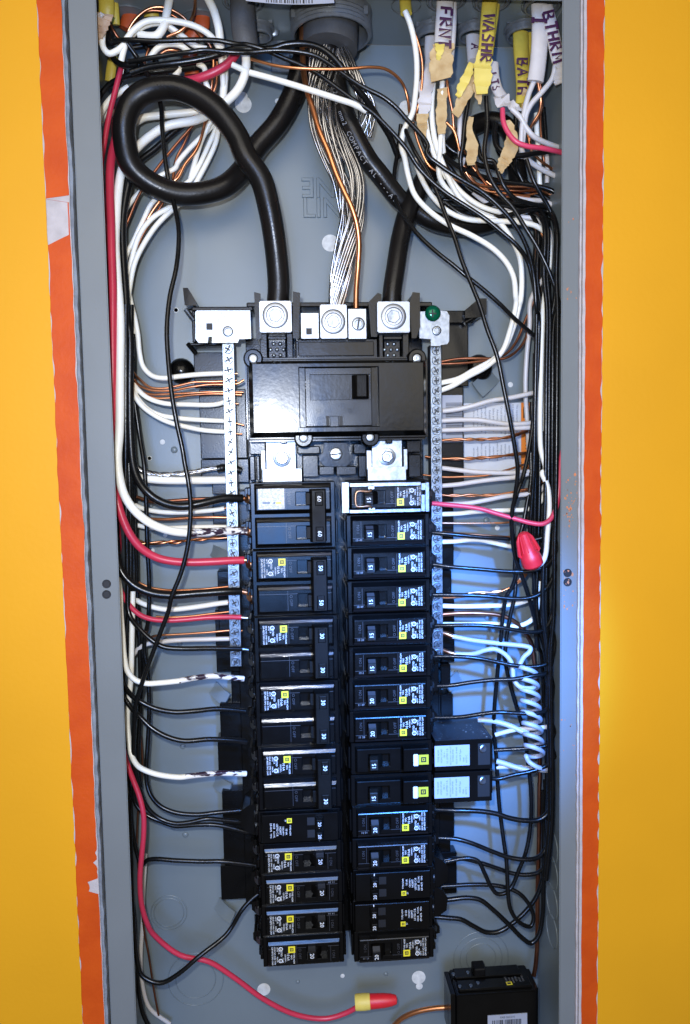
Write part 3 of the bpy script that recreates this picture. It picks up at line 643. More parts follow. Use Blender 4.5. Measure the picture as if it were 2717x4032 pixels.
def module(t, dz=0, handle=True, rating=None, date=None, off=False):
    put('face', 'face', m_face, t, (0, 0, dz)); put('bevel_strip', 'strip', m_strip, t, (0, 0, dz)); put('moulded_line', 'lines', m_lines, t, (0, 0, dz)); put('on_lettering', 'on', m_on, t, (0, 0, dz)); put('off_lettering', 'off', m_off, t, (0, 0, dz))
    if date: put('date_code', 'date' + date, lambda: m_date(date), t, (0, 0, dz))
    if handle:
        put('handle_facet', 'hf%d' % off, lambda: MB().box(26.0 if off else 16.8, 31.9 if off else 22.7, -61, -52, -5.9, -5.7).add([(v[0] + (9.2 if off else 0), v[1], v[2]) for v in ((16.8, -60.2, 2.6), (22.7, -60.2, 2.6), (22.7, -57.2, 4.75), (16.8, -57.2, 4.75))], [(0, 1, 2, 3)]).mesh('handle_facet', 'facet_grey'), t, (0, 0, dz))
        h_ = put('handle', 'handle%d' % off, m_handle_off if off else m_handle, t, (0, 0, dz))
        put('rating', 'rate%s%d' % (rating, off), lambda: m_rate(rating, 29 if off else 19.8), h_)
def two_pole(label, row, amp, worn=False):
    t = brk(label, -1, row, 2)
    for dz in (-13.4, 13.4):
        module(t, dz, handle=False)
        put('lever', 'lever', lambda: MB().box(17.5, 25.5, -58, -46, -4.8, 4.8).mesh('lever', 'handle_plastic', bevel=.4), t, (0, 0, dz))
    h_ = put('handle_tie', 'tie', lambda: MB().frustum((9.5, 22.8, -21, 21), -56.2, (10.6, 21.2, -20.4, 20.4), -66).mesh('handle_tie', 'handle_plastic', bevel=.5), t)
    for dz in (-13.6, 13.6):
        o = put('rating_pad', 'pad', lambda: MB().frustum((12.2, 18.6, -5.6, 5.6), -65.9, (12.8, 18, -5, 5), -66.7).mesh('rating_pad', 'handle_plastic', bevel=.15), h_, (0, 0, dz))
        mm = cached('rt' + amp, lambda: MB().text(amp, 15.4, 0, -66.8, 4.6, *UP).mesh('rating', 'print_white'))
        r_ = link('rating', mm, h_); r_.location.z = dz / 1000
    if worn:
        put('worn_label', 'worn', lambda: MB().box(42.2, 62.6, -55.2, -55, -8.3, 7.8).mesh('worn_label', 'worn_sticker'), t, (0, 0, -13.4))
        put('worn_print', 'wornp', lambda: MB().box(44.5, 49, -55.3, -55.2, 2.2, 3.8).mesh('worn_print', 'logo_yellow'), t, (0, 0, -13.4))
        put('scuff', 'wornd', lambda: MB().box(49.3, 51, -55.3, -55.2, 2.4, 3.6).box(53.5, 59.5, -55.3, -55.2, 2.2, 3.5).mesh('scuff', 'label_black'), t, (0, 0, -13.4))
    else: std_label(t, -13.4)
    # terminal screws at the wire end
    for dz in (-13.4, 13.4):
        put('terminal_screw', 'tscrew' + ('b' if row < 4 else 'z'), lambda: MB().lathe((72, -33, 0), (0.75, -0.65, 0), [(4, -2), (4, 1), (3.4, 1.6), (.05, 1.6)], 14).mesh('terminal_screw', 'brass' if row < 4 else 'galvanised', smooth=40), t, (0, 0, dz))
    return t
two_pole('double 60 amp breaker with a worn silvery label, top left', 0, '60', True)
two_pole('double 50 amp breaker, tied handles, below the worn one', 2, '50')
two_pole('upper double 30 amp breaker, first of three in the left column', 4, '30')
two_pole('middle double 30 amp breaker of three in the left column', 6, '30')
two_pole('lower double 30 amp breaker, just above the left twin breaker', 8, '30')
def single(label, side, row, amp, date=None, off=False):
    t = brk(label, side, row, 1); module(t, 0, True, amp, date, off); std_label(t)
    put('terminal_screw', 'tscrewz', lambda: MB().lathe((72, -33, 0), (0.75, -0.65, 0), [(4, -2), (4, 1), (3.4, 1.6), (.05, 1.6)], 14).mesh('terminal_screw', 'galvanised', smooth=40), t)
    return t
def tandem(label, side, row):
    t = brk(label, side, row, 1)
    put('face', 'tface', lambda: MB().frustum((3, 67, -12.4, 12.4), -50, (4, 65.5, -11.6, 11.6), -54).mesh('face', 'black_plastic', bevel=.35), t)
    for i, dz in enumerate((-5.2, 5.2)):
        put('handle_pocket', 'tpk', lambda: MB().box(23, 29, -54.1, -54, -3.2, 3.2).mesh('handle_pocket', 'slot_dark'), t, (0, 0, dz))
        h_ = put('handle', 'th', lambda: MB().frustum((15.5, 23, -3.9, 3.9), -54, (17, 21.5, -3.2, 3.2), -60).mesh('handle', 'handle_plastic', bevel=.5), t, (0, 0, dz))
        put('rating', 'tr', lambda: MB().text('20', 19.2, 0, -60.1, 3.8, *UP).mesh('rating', 'print_white'), h_)
    put('dash', 'td', lambda: MB().box(18.9, 19.6, -54.2, -54, -1.2, 1.2).box(18.9, 19.6, -54.2, -54, 9.6, 11.4).mesh('dash', 'print_white'), t)
    emblem(t, 'tan', 41.5, -8.6, 4.0, -54.1)
    def pr():
        mb = MB()
        for s, x, z, sz in (('TYPE HOM', 43, 1.5, 1.8), ('S1', 46.6, -6.6, 2), ('10 kA', 46, 2.5, 2.2), ('120/240V~', 48.6, 2, 1.8), ('HOMT', 51, 1.5, 2.4), ('LISTED C.B.', 53.4, 1, 2.1), ('ISSUE', 56, -2.5, 2), ('CU-AL', 56, 4.5, 2), ('DP-4075', 58.6, -1.5, 2), ('TIPO', 58.6, 5.5, 1.8)): mb.text(s, x, z, -54.1, sz, *UP)
        return mb.mesh('label_print', 'print_white')
    put('label_print', 'tp', pr, t)
    put('terminal_wing', 'tw', lambda: MB().prism([(69, -12.8), (76, -12.6), (83, -8), (84, 3), (80, 9), (74, 12.4), (69, 12.6)], -36, -3).mesh('terminal_wing', 'black_plastic', bevel=.6), t)
    put('terminal_screw', 'tts', lambda: MB().lathe((72, -35, 5), (0.9, -0.4, 0), [(3, -2), (3, 1.2), (.05, 1.4)], 12).lathe((72, -35, -5), (0.9, -0.4, 0), [(3, -2), (3, 1.2), (.05, 1.4)], 12).mesh('terminal_screw', 'galvanised', smooth=40), t)
    return t
tandem('twin 20-20 breaker in the left column', -1, 10)
single('first single 20 amp breaker below the left twin breaker', -1, 11, '20')
single('second single 20 amp breaker below the left twin breaker', -1, 12, '20', '11 39')
single('single 20 amp breaker above the switched-off one, left column', -1, 13, '20', '14 14')
single('lowest left breaker, 20 amp, handle switched off', -1, 14, '20', None, True)
for i, (amp, dt) in enumerate((('15', '10 49'), ('15', '10 49'), ('15', '10 49'), ('15', '10 49'), ('15', '10 20'), ('15', '10 2'), ('20', '11 49'), ('20', '11 38'))):
    single('15 amp breaker inside the silver retainer frame, top right' if i == 0 else '%s amp breaker, %s from top of the right column' % (amp, ORD[i]), 1, i, amp, dt)
def afci(label, row):
    t = brk(label, 1, row, 1)
    put('extension', 'ax', lambda: MB().box(71, 119, -51.5, 0, -13, 12.6).mesh('extension', 'dusty_plastic' if False else 'black_plastic', bevel=.5), t)
    if row == 8: put('dusty_top', 'axd', lambda: MB().box(71.5, 118, -50.8, -3, 12.65, 12.75).mesh('dusty_top', 'dusty_plastic'), t)
    put('end_step', 'ae', lambda: MB().box(119, 122.5, -40, -8, -12, 9).mesh('end_step', 'black_plastic', bevel=.5), t)
    put('face', 'af', lambda: MB().face_hole((5.2, 43.6, -10.5, 11), -50, (6.6, 42.4, -9.4, 9.6), -55, SL, -47).mesh('face', 'black_plastic', bevel=.45), t)
    put('test_block', 'at', lambda: MB().frustum((43.8, 66, -11, 11), -50, (44.4, 65.2, -9.6, 9), -57).mesh('test_block', 'black_plastic', bevel=.5), t)
    put('test_button', 'ab', lambda: MB().box(52.2, 56.2, -58.5, -57, -5, 4.8).mesh('test_button', 'button_white', bevel=.6), t)
    emblem(t, 'af', 56.6, -4.2, 8.2, -57.1, 'lime_yellow')
    h_ = put('handle', 'handle0', m_handle, t); put('rating', 'rate150', lambda: m_rate('15', 19.8), h_)
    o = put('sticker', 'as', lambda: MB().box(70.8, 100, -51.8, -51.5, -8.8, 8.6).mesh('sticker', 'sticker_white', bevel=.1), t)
    def pr():
        mb = MB()
        for s, x, z, sz in (('TYPE HOM', 74.0, 0, 2.2), ('HOM115CAFI', 76.5, 0, 2.0), ('120 V~', 78.9, 1, 2.0), ('UL LISTED C.B.', 81.3, 0, 2.0), ('ARC FAULT CIRCUIT', 84.1, 0, 1.7), ('INTERRUPTER', 86.1, 0, 1.7), ('ISSUE NO. LP-4640', 89.1, 0, 1.8), ('HACR Type', 92.1, 0, 2.0), ('10kA', 94.9, -4, 2.0), ('60/75 C', 97.3, -3.2, 2.0)): mb.text(s, x, z, -51.9, sz, *UP)
        return mb.mesh('sticker_print', 'sticker_text')
    put('sticker_print', 'asp', pr, o)
    put('terminal_pocket', 'ap', lambda: MB().box(107, 117, -51.7, -51.5, -9, 9).mesh('terminal_pocket', 'slot_dark'), t)
    put('terminal_screw', 'asc', lambda: MB().lathe((111, -51.5, 5), (0.3, -1, 0), [(3.4, -1), (3.4, 1.2), (2.6, 1.8), (.05, 1.6)], 12).mesh('terminal_screw', 'galvanised', smooth=40), t)
    return t
afci('upper long 15 amp breaker with test button and white sticker', 8)
afci('lower long 15 amp breaker with test button and white sticker', 9)
single('20 amp breaker directly below the two long breakers', 1, 10, '20', '16 01')
single('20 amp breaker directly above the right-hand twin breakers', 1, 11, '20')
tandem('upper twin 20-20 breaker of the right column', 1, 12)
tandem('lower twin 20-20 breaker of the right column', 1, 13)
single('lowest 20 amp breaker in the right column', 1, 14, '20', '11 11')
# retainer frame over the top right breaker
t = thing('breaker_retainer', 'silver steel retainer frame clipped over the top right breaker', 'retainer', P('E3', 770, 660, 60))
for nm, a in (('end_plate', (95, 190, 215, 660, 18, 22)), ('rail', (215, 204, 1310, 242, 19, 24)), ('rail', (215, 612, 1310, 642, 19, 24)), ('clip_tab', (498, 238, 602, 300, 18, 20)), ('clip_tab', (505, 578, 612, 622, 18.2, 20)), ('end_plate', (1375, 188, 1440, 640, 18, 21)), ('tongue', (1310, 200, 1375, 310, 18, 21)), ('tongue', (1312, 375, 1370, 510, 18, 20)), ('tongue', (1310, 510, 1375, 635, 18, 21))):
    part(nm, bpx(MB(), 'E3', *a), 'zinc', t, bevel=.35)
part('wire_bail', MB().tube(smooth_path(trace('E3 555,300@16 530,328@15 350,328@14 318,360@14 318,535@14 345,562@14 530,555@15 560,585@16')), .9, 8), 'brass', t, smooth=60)
# ================================================================== wires
def bend(o, tip=None, tipmat='copper', tipd=1.7):
    if tip:
        part('bare_end', MB().tube(smooth_path(trace(tip), 3), tipd / 2, 8), tipmat, o, smooth=60)
def wire(kind, label, dia, spec, group, material=None, tip=None, tipd=1.7, tipmat='copper', n=10, k=5, cat='wire'):
    path = smooth_path(trace(spec), k)
    o = solo(kind, MB().tube(path, dia / 2, n), material or kind, label, cat, group, smooth=70)
    bend(o, tip, tipmat, tipd)
    return o
B, Wt, Cu, Rd = 'black_wire', 'white_wire', 'copper_wire', 'red_wire'
GL, GR, GB = 'wires on the left side', 'wires on the right side', 'wires across the top'
def cu(label, dia, spec, group, material='copper', **k): return wire(Cu, label, dia, spec, group, material, **k)
# ---- service cables
wire('service_cable', 'thick black service cable coiled in a big loop, upper left', 17.6, 'T2 700,300@58 650,560@60 560,850@63 430,1090@64 250,1300@64 M2 0,170@62 M1 1200,298@58 1000,360@55 800,365@52 620,312@48 460,212@44 360,92@40 T1 428,1250@37 425,1080@34 500,895@33 640,800@32 850,772@30 1060,840@29 1250,975@28 1420,1205@28 1490,1370@28 M2 175,240@30 245,490@33 290,740@37 320,1000@42 330,1200@45 320,1345@46', GB, 'black_cable', n=20, k=7, cat='cable')
sv = wire('service_cable', 'thick black printed service cable swinging down to the right lug', 15.6, 'T2 860,380@50 930,560@50 965,760@49 1010,950@48 1090,1150@48 1195,1350@50 M2 1140,95@52 1225,200@54 1320,325@57 1410,430@60 M3 180,500@64 360,610@66 600,655@68 830,625@70 1010,520@72 1100,330@76 1080,120@78 T3 1060,1250@80 980,1110@82 830,1070@82 660,1140@80 520,1290@76 M3 330,150@68 215,330@62 125,520@56 60,760@52 20,1010@48 -10,1210@46 -18,1345@46', GB, 'black_cable', n=20, k=7, cat='cable')
# print along the second cable
pth = smooth_path(trace('T2 965,760@40.3 1010,950@39.6 1090,1150@39.6 1195,1350@41.5 M2 1140,95@43.6 1225,200@45.5 1320,325@48.5 1410,430@51.5'), 12)
mb = MB(); cum = [0.0]
for i in range(1, len(pth)): cum.append(cum[-1] + (pth[i] - pth[i - 1]).length)
def at_len(s_):
    for i in range(1, len(pth)):
        if cum[i] >= s_:
            f_ = (s_ - cum[i - 1]) / max(1e-6, cum[i] - cum[i - 1]); return pth[i - 1].lerp(pth[i], f_), (pth[i] - pth[i - 1]).normalized()
    return pth[-1], (pth[-1] - pth[-2]).normalized()
s_ = 4.0
for ch in '2AS mm2 COMPACT AL ---Alum.':
    p_, t_ = at_len(s_)
    if ch != ' ':
        l_ = math.hypot(t_.x, t_.z); dx_ = (t_.x / l_, t_.z / l_); dy_ = (-dx_[1], dx_[0])
        mb.text(ch, p_.x - dy_[0] * 3.2, p_.z - dy_[1] * 3.2, p_.y + .65, 5.0, dx_, dy_)
    s_ += 4.0
tag(part('printed_lettering', mb, 'print_grey', sv), kind='stuff')
# ---- stranded neutral
nt = thing('neutral_cable', 'bare stranded aluminium neutral hanging into the centre lug', 'cable', P('C2', 760, 100, 45))
cp = smooth_path(trace('T2 850,440@46 835,640@46 815,860@46 850,1090@44 930,1300@43 M2 935,230@42 965,430@42 965,620@42 925,830@43 880,1060@44 850,1250@46 838,1365@46'), 8)
NS = len(cp)
def rad(t): return 13.5 - 4.5 * t if t < .55 else 11 - (t - .55) / .45 * 5.6
def strands(n, name, seed, path, rfun, dia, parent, turns, material='aluminium'):
    r_ = random.Random(seed)
    for i in range(n):
        a0 = 6.2832 * i / n + r_.uniform(-.2, .2); q_ = r_.uniform(.45, 1.0); tw = turns * r_.uniform(.9, 1.1); pp = []
        ph = r_.uniform(0, 6)
        for j, c_ in enumerate(path):
            t = j / (len(path) - 1); a = a0 + tw * t * 6.2832; rr_ = rfun(t) * q_ * (1 + .08 * math.sin(ph + 5 * t))
            tg = (path[min(j + 1, len(path) - 1)] - path[max(j - 1, 0)]).normalized(); u = tg.cross(Vector((0, 1, 0))).normalized(); v = tg.cross(u)
            pp.append(c_ + u * (rr_ * math.cos(a)) + v * (rr_ * .62 * math.sin(a)))
        part(name, MB().tube(pp, dia / 2, 6), material, parent, smooth=70)
strands(32, 'strand', 5, cp, rad, 2.1, nt, 0.62)
cp2 = smooth_path(trace('T2 985,440@44 1060,570@42 1150,760@42 1215,900@46 1215,1060@52 1190,1200@56'), 6)
strands(9, 'strand', 6, cp2, lambda t: 5 + 3 * t, 2.2, nt, .5)
cp3 = smooth_path(trace('T2 760,560@52 790,720@52 850,900@52 910,1060@52 930,1200@52 M2 870,330@52'), 6)
strands(8, 'strand', 8, cp3, lambda t: 8 - 4 * t, 2.2, nt, .3, 'aluminium')
cu('thick bright copper ground wire running down beside the stranded neutral', 4.4, 'T2 648,250@48 652,450@45 660,620@40 690,790@34 740,950@30 800,1150@27 880,1350@26 M2 770,0@26 830,170@26 900,330@26 975,490@26 1020,640@28 1038,800@31 1030,1000@35 1015,1200@40 1012,1370@44', GB, 'bright_copper')
# ---- across the top
wire(B, 'upper black wire sweeping from top left over the service cables', 3.6, 'T1 330,365@24 450,352@20 700,362@18 1000,352@18 1250,358@20 1420,390@22 T2 150,392@24 320,440@26 480,510@27 650,580@27 800,660@27 950,770@27 1100,880@27 1260,985@27 1410,1130@28 1568,1310@30 M3 210,120@32 330,250@33 470,365@33 650,480@32 800,580@31 950,700@30 1090,825@30 1180,960@33 1230,1150@36 1250,1400@38 C3 1205,0@40 1200,600@42 1190,1200@44 1180,1700@46 E4 1170,200@48 1140,700@52 1180,1100@54 1210,1829@56', GB)
wire(B, 'lower black wire arching from top left across the stranded neutral', 3.6, 'T1 460,545@28 650,512@24 850,480@22 1000,460@20 1120,442@20 1300,455@20 1480,465@21 T2 200,462@22 400,445@22 600,455@22 760,490@22 900,570@22 1050,680@22 1200,775@22 1360,855@22 1480,950@23 1568,1050@24 T3 150,1090@24 300,1275@24 M3 290,10@24 420,122@24 600,240@24 800,362@24 940,485@24 1060,625@25 1140,760@27 1200,920@30 1240,1120@34 1262,1400@38 C3 1230,100@42 1220,700@46 1210,1300@48 E4 1200,0@52 1190,600@56 1200,1200@60', GB)
wire(B, 'thick black wire humping over the bare service conductors', 5.0, 'T1 480,640@34 640,590@32 850,560@30 1050,530@30 1220,490@30 1360,440@30 T2 140,430@32 380,430@32 500,395@31 650,385@30 800,420@29 920,505@29 1010,610@30 1090,730@33 1200,860@38 1300,1010@46 1420,1200@56 1500,1400@64', GB)
wire(Wt, 'straight white wire slanting across below the service conduit', 4.6, 'T2 185,640@26 400,698@25 700,788@24 950,868@24 1110,922@26 1210,978@30', GB)
cu('thin orange copper wire stretched level across the service cables', 2.3, 'T2 200,520@30 400,575@24 600,600@20 900,610@19 1100,604@20 1250,592@22 1380,608@26 1480,672@32 1540,780@38 T3 90,760@40 125,880@44 140,1000@50 160,1100@56', GB, 'bright_copper')
# ---- left: thick branch conductors
def marked(kind, label, dia, spec, spec2, group):
    o = wire(kind, label, dia, spec, group)
    part('phase_marking', MB().tube(smooth_path(trace(spec2)), dia / 2 * 1.02, 10), 'marked_white', o, smooth=70)
    return o
wire(Rd, 'thick red wire feeding the double 50 amp breaker', 6.6, 'T1 1420,460@40 1340,560@40 1210,640@41 1060,695@44 880,730@52 700,790@56 500,900@56 390,1100@52 325,1320@48 305,1568@46 M1 190,120@44 185,350@40 195,650@36 200,900@34 210,1200@33 220,1568@33 C1 115,200@33 115,700@33 110,1300@34 E1 115,50@34 150,380@34 205,600@34 290,790@35 400,930@37 560,1030@40 720,1070@42 900,1082@44 1150,1075@46 1330,1065@48 1465,1060@50', GL, tip='E1 1455,1060@50 1520,1062@50', tipd=4.4)
wire(Rd, 'thin red wire feeding the upper double 30 amp breaker', 4.2, 'T1 398,590@44 350,780@44 295,1000@44 250,1250@44 215,1560@46 M1 110,80@46 110,300@46 140,600@46 180,880@48 195,1150@50 C1 70,0@52 75,500@54 85,1000@56 E1 100,60@58 130,400@58 165,700@58 180,900@58 168,1100@58 172,1270@55 215,1410@50 300,1540@46 400,1625@44 520,1668@43 700,1680@43 850,1672@44 1100,1650@46 1300,1645@48 1435,1648@50', GL, tip='E1 1430,1650@50 1505,1655@50', tipd=3, tipmat='zinc')
marked(Wt, 'thick white wire with black marks curving to the 60 amp breaker', 6.9, 'T1 1490,440@38 1500,560@38 1480,680@38 1420,800@40 1330,890@44 1180,1000@52 1050,1060@60 800,1112@62 640,1210@60 520,1320@56 430,1440@52 M1 285,180@48 255,380@46 238,620@44 232,800@42 250,1100@40 268,1400@38 C1 190,100@36 190,700@34 185,1300@32 E1 165,0@30 180,180@28 235,390@27 350,560@27 520,690@29 720,760@32 890,780@35', 'E1 885,780@35 1050,775@38 1200,765@42 1390,758@47 1500,762@49', GL)
wire(B, 'thick black wire curving to the top left 60 amp breaker', 6.6, 'M1 360,230@50 320,420@50 295,640@50 300,900@50 320,1200@48 340,1500@46 C1 290,300@46 290,900@46 300,1400@44 E1 325,80@42 370,220@40 450,340@38 560,432@38 700,490@38 850,505@38 1050,470@40 1250,425@44 1450,425@49', GL, tip='E1 1445,425@49 1500,425@50', tipd=4.4)
wire(B, 'thick black wire entering the lower pole of the 50 amp breaker', 6.6, 'M1 115,880@50 150,1100@46 165,1300@44 175,1568@44 C1 60,150@44 48,400@46 60,1000@50 E1 110,200@50 130,600@46 145,850@42 160,1020@40 205,1180@38 320,1310@38 480,1390@39 700,1422@40 1000,1402@43 1300,1382@46 1440,1380@49', GL, tip='E1 1435,1380@49 1520,1400@50', tipd=4.4)
wire(B, 'black wire dropping to the lower pole of the upper 30 amp breaker', 4.2, 'C1 250,0@40 250,700@42 248,1400@44 E1 250,300@46 262,900@46 270,1300@46 F1 285,50@44 400,205@40 530,325@38 640,385@38 800,402@39 1100,400@43 1300,402@46 1445,405@49', GL, tip='F1 1435,405@49 1510,415@50', tipd=3, tipmat='zinc')
wire(B, 'black wire meeting the middle double 30 amp breaker', 4.2, 'C1 275,0@48 275,700@50 270,1400@52 E1 290,300@52 300,900@54 290,1500@52 F1 215,600@48 235,780@44 310,885@40 400,948@38 550,1018@38 750,1055@38 950,1045@40 1200,1022@44 1480,1045@49', GL)
wire(B, 'black wire sagging to the lower double 30 amp breaker', 4.2, 'C1 305,0@54 305,700@56 300,1400@58 E1 320,700@58 330,1400@58 F1 215,700@54 222,860@50 300,1005@46 400,1108@42 520,1222@40 680,1310@39 850,1352@39 1100,1335@42 1350,1345@46 1495,1362@49', GL)
marked(Wt, 'white wire with black marks bending to the middle 30 amp breaker', 4.5, 'E1 168,1230@40 190,1400@38 210,1650@36 F1 195,0@36 215,250@34 232,480@32 268,635@31 345,722@31 460,760@31 600,755@32 800,735@34', 'F1 795,735@34 950,705@37 1150,685@41 1300,697@45 1465,712@49', GL)
marked(Wt, 'white wire with black marks rising to the lower 30 amp breaker', 4.5, 'E1 322,1380@52 312,1829@50 F1 310,400@50 302,700@50 285,900@50 265,1120@50 280,1330@46 310,1500@42 370,1605@38 450,1655@36 600,1702@36 800,1725@37 865,1720@38', 'F1 860,1720@38 950,1708@39 1200,1685@44 1490,1690@49', GL)
# ---- left: black runs
wire(B, 'long loose black wire hanging in front of the left wires', 3.7, 'T1 450,385@24 560,540@30 640,680@46 740,900@54 760,1150@54 790,1500@52 M1 685,150@50 720,330@50 755,480@44 790,660@38 790,850@34 765,1050@30 715,1270@27 690,1540@25 C1 672,250@24 685,560@23 720,900@22 770,1200@22 835,1500@22 E1 855,60@22 892,250@21 915,460@21 910,700@21 880,950@21 815,1200@21 720,1440@21 630,1650@22 F1 690,10@22 600,250@23 485,560@25 405,790@28 355,960@31 335,1200@36 330,1480@42 350,1790@46 G1 345,190@48 385,335@48 445,445@48 545,532@48 685,582@47 830,575@47 1000,540@48 1150,552@50 1400,575@54', GL)
wire(B, 'black wire bending into the top of the left twin breaker', 3.8, 'C1 340,1000@62 395,1380@62 430,1700@60 E1 440,100@58 460,500@58 470,900@58 490,1300@58 478,1700@58 F1 450,260@60 440,420@62 475,640@62 490,1000@60 480,1300@58 460,1600@56 G1 425,60@55 432,210@54 470,320@52 560,420@51 700,480@50 900,500@50 1100,480@51 1400,455@55', GL)
wire(B, 'black wire crossing under its neighbour at the left twin breaker', 3.8, 'F1 235,1000@66 290,1300@66 330,1600@64 G1 305,200@62 325,400@60 430,505@58 560,562@57 700,608@56 900,597@55 1100,600@55 1400,670@57', GL)
wire(B, 'short level black wire below the left twin breaker', 3.8, 'F1 210,850@70 225,1200@70 260,1600@68 G1 270,300@66 300,700@64 380,975@60 440,932@56 520,922@55 700,935@54 950,945@54 1150,945@54 1500,985@57', GL)
wire(B, 'black wire looping below the red spare to the lowest left breakers', 3.9, 'F1 225,1100@60 270,1829@60 G1 255,300@58 275,800@54 290,1300@50 310,1650@44 340,1900@40 H 165,190@38 220,212@36 275,185@36 340,130@38 G1 1170,1655@47 1245,1555@50 1330,1410@52 1430,1300@55 1520,1230@57', GL)
wire(B, 'black wire in the left bundle, bottom corner', 3.8, 'F1 205,700@72 215,1300@72 235,1829@72 G1 245,500@72 270,1100@72 H 142,20@70 148,180@66 165,300@62 185,345@60', GL)
wire(B, 'second black wire of the left bundle crossing behind', 3.7, 'C1 320,100@66 330,800@66 320,1500@66 E1 350,700@66 365,1300@66 F1 380,250@66 410,400@68 440,560@68 410,800@68 390,1200@68 375,1550@66 400,1829@64', GL)
wire(B, 'thin black wire against the left side wall', 3.7, 'M1 330,230@60 290,600@62 285,820@64 310,1050@64 C1 265,300@64 262,900@64 270,1600@64 E1 275,500@66 320,1000@66 370,1500@66 F1 390,400@66 400,900@68 380,1500@68', GL)
# red spare with its wire-nut
wire(Rd, 'red spare wire capped by a wire-nut at the bottom', 4.4, 'F1 180,1250@60 220,1420@54 270,1570@50 350,1790@46 G1 240,10@45 300,170@43 360,330@41 398,500@39 400,680@38 382,880@38 365,1100@38 380,1350@40 432,1530@44 540,1670@48 H 200,62@50 280,125@52 370,146@54 450,196@57 540,262@60 640,310@63 730,322@64 790,306@63 835,283@61', GL)
t = thing('wire_nut', 'red wire-nut wrapped with yellow tape on the bottom spare', 'wire nut', P('H', 890, 300, 75))
a = P('H', 822, 272, 61); b = P('H', 966, 262, 58); d_ = (b - a).normalized()
part('cap', MB().lathe(a + d_ * 11, d_, [(5.8, 0), (6.2, 3), (5.8, 14), (5.0, 21), (3.6, 25.5), (.1, 26.5)], 18), 'wirenut_red', t, smooth=50)
part('tape', MB().lathe(a, d_, [(6.2, 0), (6.7, 1), (6.9, 8), (6.6, 13), (5.8, 13.5)], 18), 'tape_yellow', t, smooth=40)
# ---- left: neutrals and grounds to the bar
wire(Wt, 'white wire dropping in an S to the left terminal bar', 4.2, 'M1 300,1040@66 345,1200@66 372,1330@66 410,1430@64 430,1568@64 C1 340,130@64 372,300@63 392,500@62 430,640@61 520,730@60 640,755@59 800,737@59 1000,717@60 1255,706@60', GL, tip='C1 1350,708@60 1400,708@60')
wire(Wt, 'white wire below the four coppers on the left bar', 4.0, 'C1 318,700@68 330,810@66 385,885@64 480,960@62 650,1015@60 900,1027@59 1100,1032@59 1200,1022@60 1262,1002@61', GL, tip='C1 1360,1018@60 1408,1018@60')
wire(Wt, 'white wire curving low, third on the left bar', 4.0, 'C1 310,760@66 335,890@64 400,1000@62 500,1090@61 620,1140@60 800,1168@59 1050,1187@60 1272,1197@60', GL, tip='C1 1370,1215@60 1465,1240@60')
wire(Wt, 'lowest of the upper white wires on the left bar', 4.0, 'C1 305,800@60 335,925@58 420,1045@57 540,1135@56 680,1205@56 850,1252@57 1050,1292@59 1272,1308@60', GL, tip='C1 1370,1325@60 1445,1330@60')
cu('upper bare copper of the four meeting the left bar', 2.0, 'C1 300,600@64 325,690@64 400,772@62 500,848@60 650,860@59 800,830@59 950,797@59 1200,790@60 1390,780@60', GL)
cu('second bare copper of the four meeting the left bar', 2.0, 'C1 310,700@66 355,797@65 450,860@63 560,885@62 750,880@61 900,850@60 1100,822@60 1300,820@60 1400,810@60 1465,775@60', GL)
cu('third bare copper of the four meeting the left bar', 2.0, 'C1 340,830@66 410,890@65 500,920@64 700,920@62 900,910@61 1200,895@61 1460,902@61', GL)
cu('lowest bare copper of the four meeting the left bar', 2.0, 'C1 400,890@68 470,930@66 550,960@65 750,955@64 900,932@63 1200,917@62 1440,927@62', GL)
t = thing('stranded_ground', 'grey twisted aluminium wire with taped end on the left bar', 'wire', P('E1', 900, 200, 70), GL)
strands(7, 'strand', 21, smooth_path(trace('E1 330,80@62 450,148@60 600,176@58 800,170@57 1000,142@57 1220,118@59')), lambda t: 1.7, 1.7, t, 3.0)
part('tape_end', MB().tube(smooth_path(trace('E1 1190,125@59 1240,112@59 1300,105@60 1440,140@60')), [2.5 + random.random() for _ in range(16)], 10), 'black_wire', t, smooth=60)
wire(Wt, 'thick short white wire entering the left bar under the tape', 6.6, 'E1 345,180@66 400,212@64 480,226@61 700,240@60 1000,239@60 1285,236@61', GL)
cu('thick dull copper behind the 60 amp black wire', 3.0, 'E1 290,380@70 400,422@68 520,460@66 700,450@64 900,436@64 1050,428@64 1300,425@64', GL, 'dull_copper')
wire(Wt, 'white wire just under the thick black 60 amp wire', 3.9, 'E1 290,460@68 330,485@66 430,530@64 600,563@62 800,570@60 1050,555@60 1200,540@60 1262,528@60', GL, tip='E1 1255,530@60 1310,515@60')
cu('level bare copper between two white wires on the left', 2.6, 'E1 300,560@68 380,600@67 480,630@66 650,640@64 900,625@62 1100,618@61 1310,622@61', GL)
wire(Wt, 'white wire partly hidden by the thick marked white wire', 3.9, 'E1 320,685@70 430,715@68 560,730@66 750,728@64 950,720@63 1150,718@62 1300,720@61', GL)
cu('first of the twisted copper pair on the left bar', 2.0, 'E1 340,830@69 400,862@68 500,893@66 620,885@63 740,862@65 880,862@62 1000,838@64 1150,840@62 1310,826@62', GL)
cu('second of the twisted copper pair on the left bar', 2.0, 'E1 350,870@66 420,890@66 520,880@67 640,868@67 760,888@63 900,848@65 1020,856@62 1150,828@64 1310,834@62', GL)
cu('copper wire peeking out above the lower thick black wire', 2.2, 'E1 340,1260@68 385,1290@66 500,1340@65 650,1366@64 760,1370@63 1000,1362@62 1320,1330@61', GL)
